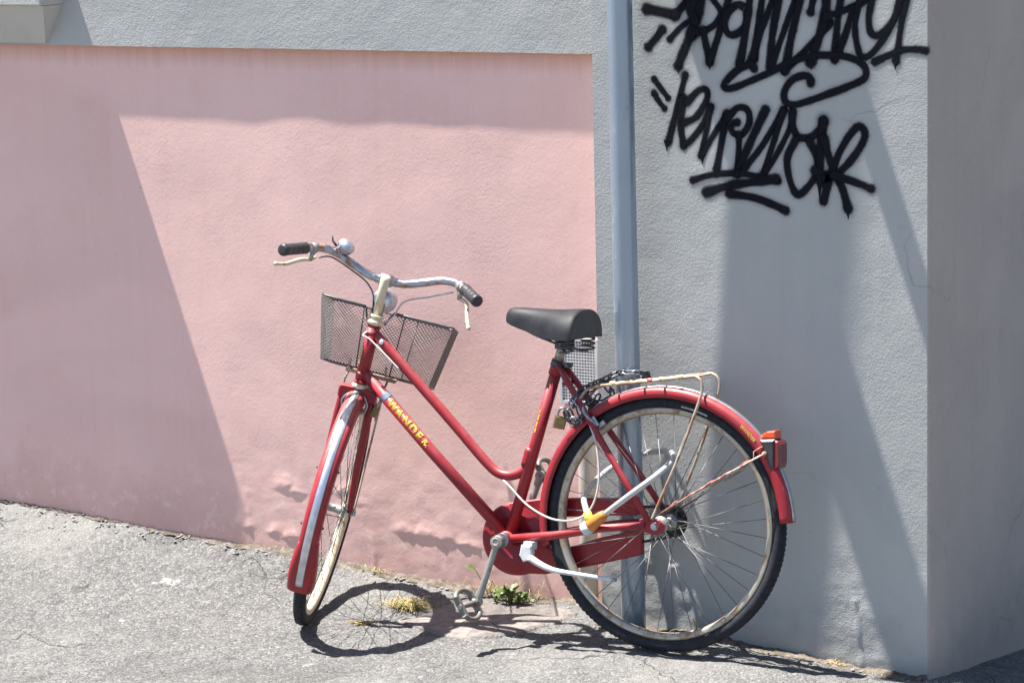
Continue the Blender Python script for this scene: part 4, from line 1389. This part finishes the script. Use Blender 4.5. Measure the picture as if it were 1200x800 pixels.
top = [0.524, 0.532, 0.535, 0.5355, 0.5355, 0.535, 0.5355, 0.537, 0.539, 0.540, 0.540, 0.537]
bot = [0.500, 0.494, 0.488, 0.481, 0.474, 0.467, 0.463, 0.461, 0.461, 0.462, 0.463, 0.465]
m = MB()
NC = 19
vs = []
for u, w_, t, b in zip(us, hw, top, bot):
    for j in range(NC):
        a = math.pi * (j / (NC - 1))
        y = w_ * math.copysign(abs(math.cos(a)) ** 0.84, math.cos(a))
        z = b + (t - b) * (math.sin(a) ** 0.80)
        vs.append(L(u, y, z))
fs = [(i * NC + j, i * NC + j + 1, (i + 1) * NC + j + 1, (i + 1) * NC + j) for i in range(len(us) - 1) for j in range(NC - 1)]
m.add(vs, fs)
m.build('cover', M_SADDLE, sad)
m = MB()
last = [vs[(len(us) - 1) * NC + j] for j in range(NC)]
m.add([p + Vector((0.0006, 0, -.0008)) for p in last], [tuple(range(NC))], False)
under = []
for u, w_, b in zip(us, hw, bot):
    under += [L(u, w_ * .96, b + .003), L(u, -w_ * .96, b + .003)]
m.add(under, [(2 * i, 2 * i + 2, 2 * i + 3, 2 * i + 1) for i in range(len(us) - 1)], False)
m.build('base', M_BLACK, sad)
for s in (1, -1):
    m = MB()
    pts = []
    for i in range(60):
        t = i / 59
        a = t * 2 * math.pi * 3
        pts.append(L(0.262 + 0.018 * math.cos(a), s * 0.066 + 0.018 * math.sin(a), 0.428 + 0.036 * t))
    m.tube(pts, 0.0026, 6)
    m.build('spring', M_DARKSTEEL, sad)
    m = MB()
    m.tube(smooth_path([L(0.43, s * .010, 0.490), L(0.38, s * .018, 0.468), L(0.31, s * .022, 0.446), L(0.28, s * .04, 0.430), L(0.262, s * .066, 0.427)], 5), 0.0032, 8)
    m.build('rail', M_DARKSTEEL, sad)
m = MB()
m.tube([L(0.298, -.032, 0.447), L(0.298, .032, 0.447)], 0.0105, 12)
m.box(L(0.298, 0, 0.447), (0.036, 0.046, 0.026))
m.lathe([(0, .009), (.006, .009), (.008, .006), (.008, 0)], L(0.298, .032, 0.447), L(0.298, 1, 0.447), 6)
m.build('seat_clamp', M_DARKSTEEL, sad)

# ---- chain guard, chain, cranks
m = MB()
cc = Vector((BB.x + 0.0, 0, BB.z - 0.006))
m.lathe([(-.0345, .001), (-.0345, .030), (-.0325, .034), (-.0325, .050), (-.0300, .054), (-.0300, .066), (-.0325, .070), (-.0325, .088), (-.036, .0965), (-.050, .0985), (-.058, .096), (-.060, .090), (-.060, .001)], cc, cc + Vector((0, 1, 0)), 48)
m.prism([(0.47, WR + 0.012), (0.362, WR + 0.0337), (0.20, WR + 0.046), (0.098, WR + 0.0536), (0.094, WR + 0.010), (0.20, WR + 0.000), (0.36, WR - 0.018), (0.44, WR - 0.02)], -0.0585, -0.0335, 0.003)
m.prism([(0.45, WR - 0.173), (0.3566, WR - 0.168), (0.20, WR - 0.128), (0.080, WR - 0.093), (0.082, WR - 0.025), (0.20, WR - 0.058), (0.296, WR - 0.094), (0.42, WR - 0.10)], -0.0578, -0.0342, 0.003)
m.build('chain_guard', M_RED, bike)
m = MB()
path = []
R1, R2 = 0.075, 0.039
for i in range(24):
    a = math.pi / 2 + math.pi * i / 23
    path.append(Vector((math.cos(a) * R2, -0.044, WR + math.sin(a) * R2)))
for i in range(24):
    a = -math.pi / 2 + math.pi * i / 23
    path.append(Vector((BB.x + math.cos(a) * R1, -0.0465, BB.z + math.sin(a) * R1)))
full = []
for i in range(len(path)):
    a, b = path[i], path[(i + 1) % len(path)]
    n_ = max(1, int((b - a).length / 0.0064))
    full += [a + (b - a) * k / n_ for k in range(n_)]
for i in range(0, len(full) - 1):
    a, b = full[i], full[(i + 1) % len(full)]
    d = (b - a)
    mid = (a + b) / 2
    ang = math.atan2(d.z, d.x)
    rr = Matrix.Rotation(-ang, 3, 'Y')
    o_ = 0.0032 if i % 2 else 0.0020
    for s in (1, -1):
        m.box(mid + Vector((0, s * o_, 0)), (d.length * 1.25, 0.0011, 0.0076 if i % 2 else .0068), rr)
tag(m.build('chain', M_GREASE, bike), None, kind='stuff')

cr_dir = (L(0.4930, 0, -0.2330) - BB)
cr_dir.y = 0
cr_dir.normalize()
def crank(s, mat):
    o = empty('crank', bike)
    dr = cr_dir * s
    m = MB()
    y0, y1 = s * 0.068, s * 0.080
    m.tube([BB + Vector((0, s * .060, 0)), BB + Vector((0, s * .080, 0))], 0.0160, 18)
    rs, ps = [], []
    for t in (0.0, .05, .12, .3, .6, .9, .97, 1.0):
        ps.append(BB + Vector((0, y0 + (y1 - y0) * t, 0)) + dr * (0.170 * t))
        rs.append(0.0115 if t < .1 else 0.0088 if t < .9 else 0.0105)
    m.tube(ps, rs, 10)
    m.tube([BB + dr * .17 + Vector((0, s * .072, 0)), BB + dr * .17 + Vector((0, s * .088, 0))], 0.0125, 14)
    m.build('arm', mat, o)
    m = MB()
    m.lathe([(0, .011), (.0012, .011), (.0012, .0075), (-.004, .0072), (-.004, 0)], BB + Vector((0, s * .080, 0)), BB + Vector((0, s * 1, 0)), 16)
    m.build('dust_cap', M_RUST, o)
    # pedal: spindle, two cage plates and two tread bars
    c = BB + dr * .17
    tilt = Matrix.Rotation(rad(-58), 3, 'Y')
    m = MB()
    m.tube([c + Vector((0, s * .085, 0)), c + Vector((0, s * .182, 0))], [0.0085, 0.0065], 12)
    m.lathe([(0, .013), (.010, .0125), (.014, .009)], c + Vector((0, s * .092, 0)), c + Vector((0, s, 0)), 14)
    for k in (1, -1):
        arc = []
        for q in range(9):
            a = rad(-72 + 144 * q / 8)
            arc.append(c + tilt @ Vector((k * (0.016 + 0.026 * math.cos(a)), 0, 0.0)) + Vector((0, s * (.136 + 0.043 * math.sin(a) / math.sin(rad(72))), 0)))
        m.tube(smooth_path(arc, 3), 0.0068, 10)
        for yy in (.096, .176):
            m.box(c + Vector((0, s * yy, 0)) + tilt @ Vector((k * .016, 0, 0)), (0.030, 0.0045, 0.020), tilt)
    m.build('pedal', M_PEDAL, o)
    return o
crank(1, M_ALU)
crank(-1, M_ALU)

# ---- kickstand
ks = empty('kickstand', bike)
m = MB()
m.box(L(0.362, 0.045, -0.082), (0.026, 0.030, 0.020))
m.prism([(0.350, WR - 0.080), (0.378, WR - 0.080), (0.383, WR - 0.108), (0.372, WR - 0.124), (0.352, WR - 0.118), (0.346, WR - 0.1)], 0.046, 0.068, 0.003)
m.build('mount', M_WHITE, ks)
m = MB()
m.tube(smooth_path([L(0.352, 0.064, -0.112), L(0.325, 0.068, -0.124), L(0.295, 0.070, -0.134), L(0.2626, 0.070, -0.139), L(0.19, 0.068, -0.1435), L(0.1116, 0.066, -0.1475)], 5), [0.0098 - 0.0050 * i / 25 for i in range(26)], 12)
m.build('leg', M_WHITE, ks)
m = MB()
m.tube([L(0.114, 0.066, -0.1473), L(0.104, 0.066, -0.1480)], [0.0056, 0.0050], 10)
m.build('foot_cap', M_BLUE, ks)

# ---- rear rack
rack = empty('rack', bike)
for s in (1, -1):
    m = MB()
    m.tube(smooth_path([L(0.178, s * .034, 0.347), L(0.14, s * .048, 0.353), L(0.0356, s * .056, 0.368), L(-0.075, s * .056, 0.386), L(-0.098, s * .056, 0.387), L(-0.112, s * .057, 0.376), L(-0.1155, s * .058, 0.352), L(-0.105, s * .060, 0.312), L(-0.0642, s * .066, 0.1922), L(-0.002, s * .075, 0.035), L(0.004, s * .0755, 0.020)], 5), 0.0040, 10)
    m.build('side_rail', M_RUST, rack)
for (y, u0, u1) in ((0.018, 0.15, -0.085), (-0.018, 0.15, -0.085)):
    m = MB()
    m.tube([L(u0, y, 0.3525), L(0.0356, y, 0.3665), L(u1, y, 0.3835)], 0.0028, 8)
    m.build('slat', M_RUST, rack)
for u, w in ((0.14, 0.3530), (0.065, 0.3635), (0.01, 0.3715), (-0.09, 0.3865)):
    m = MB()
    m.tube([L(u, -.0545, w), L(u, .0545, w)], 0.0032, 8)
    m.build('cross_bar', M_CREAM, rack)
for s in (1, -1):
    m = MB()
    m.tube(smooth_path([L(0.178, s * .034, 0.347), L(0.215, s * .030, 0.335), L(0.238, s * .030, 0.308)], 5), 0.0038, 8)
    m.build('front_mount', M_RUST, rack)
for u, y, w, mt in ((0.135, .049, .357, M_STRAP), (-0.005, .056, .3765, M_STRAP), (-0.055, .055, .3845, M_STRAP), (-0.03, .018, .379, M_STRAP), (0.030, .056, .3715, M_REDWIRE)):
    m = MB()
    m.lathe([(-.011, .001), (-.008, .0052), (-.002, .0062), (.005, .0050), (.011, .001)], L(u, y, w), L(u + .1, y, w + random.uniform(-.03, .03)), 8)
    m.build('strap_remnant', mt, rack)

# ---- rear lamp with reflector, and its wire
rl = empty('rear_lamp', bike, Matrix.Translation(L(0, 0, 0)))
def rounded_box(cx, cz, sx, sz, y, rr=0.006):
    out = []
    for (qx, qz, a0) in ((1, 1, 0), (-1, 1, 90), (-1, -1, 180), (1, -1, 270)):
        for k in range(4):
            a = rad(a0 + 30 * k)
            out.append((cx + qx * (sx / 2 - rr) + rr * math.cos(a), cz + qz * (sz / 2 - rr) + rr * math.sin(a)))
    return out
m = MB()
m.prism([(-0.262, 0.236), (-0.302, 0.240), (-0.306, 0.170), (-0.300, 0.163), (-0.292, 0.160), (-0.284, 0.180)], -0.027, 0.027, 0.005)
m.build('housing', M_BLACK, rl)
m = MB()
m.prism([(-0.302, 0.238), (-0.312, 0.236), (-0.318, 0.228), (-0.320, 0.180), (-0.316, 0.166), (-0.304, 0.163)], -0.0275, 0.0275, 0.005)
m.build('lens', M_LENS, rl)
m = MB()
m.prism([(-0.263, 0.2385), (-0.268, 0.2500), (-0.280, 0.2575), (-0.302, 0.2610), (-0.304, 0.2415)], -0.022, 0.022, 0.003)
m.build('reflector', M_REFLECT, rl)
m = MB()
pts = []
for i in range(90):
    t = i / 89
    p = Vector((-0.276, 0.036, 0.204)).lerp(Vector((-0.01, 0.072, 0.034)), t)
    a = t * 2 * math.pi * 6
    k = 0.0062 * (1 if t > .06 else t / .06) * (0.75 + .4 * math.sin(t * 17))
    pts.append(p + Vector((-0.5 * math.cos(a), math.sin(a), 0.86 * math.cos(a))) * k)
pts = [Vector((-0.272, 0.024, 0.220)), Vector((-0.262, 0.030, 0.214)), Vector((-0.252, 0.036, 0.206))] + pts[6:]
m.tube(pts, 0.0015, 6)
m.build('wire', M_REDWIRE, rl)

# ------------------------------------------------------------------ locks (things of their own)
cl = empty('cable_lock', None, Matrix.Translation((-0.165, -0.15, 0.32)))
tag(cl, 'cloudy white cable lock with orange head looped through the rear wheel', 'lock')
o0 = Vector((-0.165, -0.15, 0.32))
cp = [(-0.129, -0.288, 0.363), (-0.085, -0.284, 0.398), (-0.041, -0.272, 0.433), (-0.004, -0.235, 0.466), (0.006, -0.165, 0.490), (-0.03, -0.09, 0.492), (-0.085, -0.042, 0.484), (-0.142, -0.020, 0.470), (-0.198, -0.020, 0.448), (-0.243, -0.045, 0.420), (-0.252, -0.12, 0.396), (-0.228, -0.21, 0.384), (-0.195, -0.268, 0.372), (-0.176, -0.286, 0.352)]
m = MB()
m.tube([Vector(p) - o0 for p in smooth_path(cp, 8)], 0.0080, 14)
m.build('cable', M_CLEAR, cl)
m = MB()
h0, h1 = Vector((-0.186, -0.290, 0.318)) - o0, Vector((-0.127, -0.288, 0.365)) - o0
d = (h1 - h0)
m.tube([h0 + d * t for t in (.22, .3, .6, .85, 1.0)], [0.0165, 0.0185, 0.0165, 0.0135, 0.0105], 16)
m.build('lock_body', M_ORANGE, cl)
m = MB()
m.tube([h0 + d * t for t in (-.10, -.06, 0, .24)], [0.008, 0.0150, 0.0180, 0.0186], 16)
m.build('lock_cap', M_WHITE, cl)
m = MB()
e0, e1 = Vector((-0.183, -0.283, 0.362)) - o0, Vector((-0.168, -0.291, 0.337)) - o0
m.tube([e0, e0.lerp(e1, .5), e1], [0.0108, 0.0122, 0.0115], 14)
m.build('ferrule', M_YPLASTIC, cl)

chn = empty('chain_lock', None, Matrix.Translation((-0.2, -0.12, 0.66)))
tag(chn, 'dark steel link chain tying the rack to the downpipe', 'chain')
o1 = Vector((-0.2, -0.12, 0.66))
lk = MB()
ring = []
for i in range(16):
    a = 2 * math.pi * i / 16
    ring.append((0.0095 * math.cos(a) + (0.006 if math.cos(a) > 0 else -0.006), 0.0070 * math.sin(a), 0))
lk.tube(ring, 0.0026, 7, closed=True)
ME_LINK = lk.mesh('link', M_DARKSTEEL)
ME_LINK2 = ME_LINK.copy(); ME_LINK2.materials.clear(); ME_LINK2.materials.append(M_STEEL)
def lay_links(pts, mesh, step=0.0205, bright=()):
    path = smooth_path(pts, 14)
    acc, prev, n = 0.0, path[0], 0
    for p in path[1:]:
        acc += (p - prev).length
        if acc >= step:
            acc = 0.0
            d = (p - prev).normalized()
            q = d.to_track_quat('X', 'Z').to_matrix().to_4x4()
            link('link', ME_LINK2 if n in bright else mesh, chn, Matrix.Translation(p - o1) @ q @ Matrix.Rotation(math.pi / 2 * (n % 2) + 0.5, 4, 'X'))
            n += 1
        prev = p
lay_links([(-0.262, -0.222, 0.620), (-0.250, -0.212, 0.645), (-0.230, -0.185, 0.668), (-0.200, -0.150, 0.684), (-0.172, -0.122, 0.698), (-0.140, -0.121, 0.703), (-0.112, -0.085, 0.697), (-0.125, -0.038, 0.680), (-0.175, -0.022, 0.668), (-0.222, -0.045, 0.664), (-0.236, -0.10, 0.662), (-0.250, -0.14, 0.650), (-0.262, -0.165, 0.632), (-0.264, -0.195, 0.612)], ME_LINK, bright=(8, 9, 0))
lay_links([(-0.272, -0.225, 0.618), (-0.262, -0.228, 0.596), (-0.246, -0.226, 0.584), (-0.228, -0.222, 0.598), (-0.236, -0.218, 0.622), (-0.252, -0.21, 0.640), (-0.240, -0.196, 0.655), (-0.222, -0.18, 0.652)], ME_LINK, bright=(4,))
lay_links([(-0.246, -0.205, 0.650), (-0.228, -0.19, 0.640), (-0.205, -0.175, 0.630), (-0.185, -0.165, 0.634), (-0.172, -0.15, 0.648), (-0.19, -0.14, 0.664)], ME_LINK)
lay_links([(-0.262, -0.222, 0.622), (-0.254, -0.226, 0.600), (-0.238, -0.222, 0.588), (-0.222, -0.205, 0.596), (-0.215, -0.178, 0.618), (-0.205, -0.17, 0.640)], ME_LINK, bright=(1,))

def padlock(name, mat4, mat, sx, sy, sz, label):
    o = empty(name, None, mat4)
    tag(o, label, 'padlock', 'brass padlocks on the bicycle')
    m = MB()
    m.prism([(-sx / 2, -sz), (sx / 2, -sz), (sx / 2, 0), (-sx / 2, 0)], -sy / 2, sy / 2, 0.003)
    m.build('body', mat, o)
    m = MB()
    w = sx * .32
    m.tube(smooth_path([(-w, 0, -.004), (-w, 0, .010), (-w * .7, 0, .019), (0, 0, .023), (w * .7, 0, .019), (w, 0, .010), (w, 0, -.004)], 4), 0.0034, 8)
    m.build('shackle', M_STEEL, o)
    return o
R_ = Matrix.Rotation
padlock('padlock', Matrix.Translation((-0.279, -0.232, 0.598)) @ R_(rad(32), 4, 'Z') @ R_(rad(14), 4, 'Y') @ R_(rad(8), 4, 'X'), M_BRASS, 0.031, 0.016, 0.034, 'brass padlock hanging from the chain by the seat stays')
padlock('padlock', M_BIKE @ M_STEER @ Matrix.Translation((-0.004, -0.060, -0.035)) @ R_(rad(14), 4, 'X'), M_BRASS, 0.014, 0.020, 0.030, 'small dull padlock hanging beside the front fork')

# ------------------------------------------------------------------ weeds, slab, grit
def gz(x, y):
    return ground_z(x, y)

def leaf(mb, base, d, up, ln, wd, bend=0.25):
    d, up = d.normalized(), up.normalized()
    side = d.cross(up).normalized()
    rows = []
    for t, w in ((0, .12), (.25, .75), (.55, 1.0), (.82, .6), (1, .05)):
        c = base + d * (ln * t) + up * (ln * bend * math.sin(t * math.pi * .6))
        rows.append((c - side * wd * w * .5 + up * wd * .12 * w, c, c + side * wd * w * .5 + up * wd * .12 * w))
    vs = [p for r in rows for p in r]
    mb.add(vs, [(i * 3 + j, i * 3 + j + 1, i * 3 + j + 4, i * 3 + j + 3) for i in range(4) for j in (0, 1)])

def weed(x, y, n, spread, h, ln, wd, label, name='weed'):
    z = gz(x, y)
    o = empty(name, None, Matrix.Translation((x, y, z)))
    tag(o, label, 'weed', 'weeds along the wall foot')
    lf, st = MB(), MB()
    for i in range(n):
        a = random.uniform(0, 2 * math.pi)
        rr = spread * math.sqrt(random.random())
        tip = Vector((rr * math.cos(a), rr * math.sin(a) * .7, h * random.uniform(.35, 1) * (1 - .45 * rr / spread)))
        st.tube([Vector((tip.x * .15, tip.y * .15, -.004)), tip * .6 + Vector((0, 0, tip.z * .1)), tip], [.0012, .0010, .0006], 4)
        for k in range(random.randint(3, 5)):
            aa = random.uniform(0, 2 * math.pi)
            d = Vector((math.cos(aa), math.sin(aa), random.uniform(-.1, .7)))
            leaf(lf, tip * random.uniform(.75, 1.02), d, Vector((random.uniform(-.3, .3), random.uniform(-.3, .3), 1)), ln * random.uniform(.6, 1.15), wd * random.uniform(.7, 1.1))
    st.build('stem', M_LEAF, o)
    lf.build('leaves', M_LEAF, o)
    return o
weed(-0.622, 0.085, 40, 0.058, 0.058, 0.020, 0.013, 'bushy green weed growing at the wall foot below the chain guard')
# tall sprig with one large leaf
o = empty('weed', None, Matrix.Translation((-0.70, 0.11, gz(-0.70, 0.11))))
tag(o, 'thin sprig with one pale green leaf beside the crank', 'weed', 'weeds along the wall foot')
m = MB()
m.tube(smooth_path([(0, 0, -.005), (-.010, -.004, .035), (-.028, -.01, .07), (-.036, -.012, .086)], 4), .0011, 5)
m.build('stem', M_LEAF, o)
m = MB()
leaf(m, Vector((-.034, -.012, .084)), Vector((-.9, -.3, .25)), Vector((.2, -.5, .8)), .032, .018)
for k in range(6):
    leaf(m, Vector((-.012 + .003 * k, -.006, .03 + .004 * k)), Vector((math.cos(k * 2.1), math.sin(k * 2.1), .4)), Vector((0, 0, 1)), .014, .008)
m.build('leaves', M_LEAF, o)
# withered clump under the front wheel's shadow
def dry_clump(x, y, n, ln, label, flat=.5, green=0):
    o = empty('dry_grass', None, Matrix.Translation((x, y, gz(x, y))))
    tag(o, label, 'dry grass', 'withered grass on the asphalt')
    m, g_ = MB(), MB()
    for i in range(n):
        a = random.uniform(0, 2 * math.pi)
        l_ = ln * random.uniform(.35, 1)
        b0 = Vector((random.gauss(0, ln * .28), random.gauss(0, ln * .16), 0))
        d = Vector((math.cos(a), math.sin(a) * .8, 0))
        mid = b0 + d * l_ * .5 + Vector((0, 0, l_ * random.uniform(.1, flat)))
        end = b0 + d * l_ + Vector((0, 0, l_ * random.uniform(-.0, flat * .7)))
        (g_ if i < green else m).tube([b0, mid, end], [.0012, .0011, .0005], 4)
    m.build('stalk', M_DRY, o)
    if green:
        for i in range(green):
            a = random.uniform(0, 6.28)
            leaf(g_, Vector((random.gauss(0, .02), random.gauss(0, .012), .006)), Vector((math.cos(a), math.sin(a), .5)), Vector((0, 0, 1)), .018, .006)
        g_.build('leaves', M_LEAF, o)
    return o
dry_clump(-0.885, -0.03, 170, 0.085, 'withered yellow grass clump inside the front wheel shadow', .45, 14)
dry_clump(-0.93, -0.20, 40, 0.038, 'tiny dried tuft at the middle of the front wheel shadow', .5)
dry_clump(-0.735, 0.155, 14, 0.055, 'few dry stalks at the wall foot left of the weed', 1.1)
dry_clump(-0.585, 0.15, 12, 0.07, 'short brown dead stalks behind the green weed', 1.4)
dry_clump(-1.10, 0.165, 24, 0.03, 'dry tuft at the foot of the pink wall below the crack', .6, 3)
dry_clump(0.40, -0.03, 30, 0.035, 'dry tuft at the foot of the grey pillar', .5)

# broken slab
m = MB()
poly = [(-0.833, -0.150), (-0.79, 0.02), (-0.755, 0.098), (-0.64, 0.112), (-0.535, 0.112), (-0.43, 0.10), (-0.40, 0.03), (-0.412, -0.06), (-0.46, -0.165), (-0.515, -0.245), (-0.60, -0.262), (-0.70, -0.235)]
P2 = []
for i in range(len(poly)):
    a, b = poly[i], poly[(i + 1) % len(poly)]
    for k in range(7):
        t = k / 7
        x, y = a[0] + (b[0] - a[0]) * t, a[1] + (b[1] - a[1]) * t
        P2.append((x + .022 * fbm(x, y, 0, 22, 4), y + .022 * fbm(x, y, 5, 22, 4)))
cx, cy = -0.62, -0.06
rings = []
for s, dz in ((1.035, -0.012), (1.0, -0.001), (0.985, 0.0045), (0.9, 0.0065), (0.75, 0.0075), (0.55, 0.0085), (0.3, 0.0085), (0.08, 0.0085)):
    rings.append([])
    for (x, y) in P2:
        X, Y = cx + (x - cx) * s, cy + (y - cy) * s
        rings[-1].append((X, Y, gz(X, Y) + dz + .003 * fbm(X, Y, 2, 30, 3) + .005 * fbm(X, Y, 8, 11, 3)))
k = len(P2)
m.add([p for r in rings for p in r], [(i * k + j, i * k + (j + 1) % k, (i + 1) * k + (j + 1) % k, (i + 1) * k + j) for i in range(len(rings) - 1) for j in range(k)] + [tuple((len(rings) - 1) * k + j for j in range(k))])
tag(m.build('concrete_slab', M_SLAB), 'broken pinkish concrete patch in the asphalt under the pedal', 'slab')

# packed dirt in the joint between wall and asphalt
m = MB()
xs_ = list(np.arange(-2.7, 0.64, 0.012))
rows = []
for x in xs_:
    wy = PINK_Y if x < PIL_X0 - 0.01 else 0.0
    wd = 0.030 + 0.030 * (fbm(x, 3, 0, 3.2, 3) + 0.3) + (0.012 if x > -0.29 else 0)
    wd = max(0.012, wd) * float(np.interp(x, [-1.75, -1.3], [0.35, 1.0]))
    ht = max(0.001, 0.008 + 0.010 * fbm(x, 1, 2, 8, 4)) * (1.3 if x > -0.75 else 0.8) * float(np.interp(x, [-1.75, -1.3], [0.15, 1.0]))
    row = []
    for q, hq in ((-0.05, 1.0), (0.12, 0.95), (0.4, 0.65), (0.7, 0.30), (1.0, -0.35)):
        y = wy - q * wd + 0.006 * fbm(x, q, 7, 40, 2)
        row.append((x, y, gz(x, y) + ht * hq + 0.006 * fbm(x, y, 4, 55, 4)))
    rows.append(row)
k = 5
m.add([p for r in rows for p in r], [(i * k + j, i * k + j + 1, (i + 1) * k + j + 1, (i + 1) * k + j) for i in range(len(rows) - 1) if not (xs_[i] < PIL_X0 - 0.01 <= xs_[i + 1]) for j in range(k - 1)])
tag(m.build('dirt', M_SOIL), 'packed brown dirt along the wall foot', 'dirt', kind='stuff')

# grit and crumbs of stone
def pebble(mb, c, r):
    ico = [(0, 0, 1), (.9, 0, .4), (.28, .85, .4), (-.72, .53, .4), (-.72, -.53, .4), (.28, -.85, .4), (.72, .53, -.4), (-.28, .85, -.4), (-.9, 0, -.4), (-.28, -.85, -.4), (.72, -.53, -.4), (0, 0, -1)]
    fc = [(0, 1, 2), (0, 2, 3), (0, 3, 4), (0, 4, 5), (0, 5, 1), (1, 6, 2), (2, 7, 3), (3, 8, 4), (4, 9, 5), (5, 10, 1), (6, 7, 2), (7, 8, 3), (8, 9, 4), (9, 10, 5), (10, 6, 1), (6, 11, 7), (7, 11, 8), (8, 11, 9), (9, 11, 10), (10, 11, 6)]
    rx, ry, rz = r * random.uniform(.7, 1.3), r * random.uniform(.7, 1.2), r * random.uniform(.45, .8)
    a = random.uniform(0, 6.28)
    vs = []
    for (x, y, z) in ico:
        q = random.uniform(.8, 1.2)
        X, Y = x * rx * q, y * ry * q
        vs.append((c[0] + X * math.cos(a) - Y * math.sin(a), c[1] + X * math.sin(a) + Y * math.cos(a), c[2] + z * rz * q))
    mb.add(vs, fc, False)
m = MB()
for i in range(1100):
    x = random.uniform(-2.5, 0.7)
    wy = PINK_Y if x < PIL_X0 else 0.0
    y = wy - abs(random.gauss(0, .035)) - .004 if i < 620 else random.uniform(-0.9, wy)
    r = random.choice((.0018, .0025, .0032, .0045, .006)) if i < 620 else random.uniform(.0012, .003)
    pebble(m, (x, y, gz(x, y) + r * .15), r)
tag(m.build('grit', M_STONE), 'loose grit and stone crumbs along the wall foot', 'grit', kind='stuff')
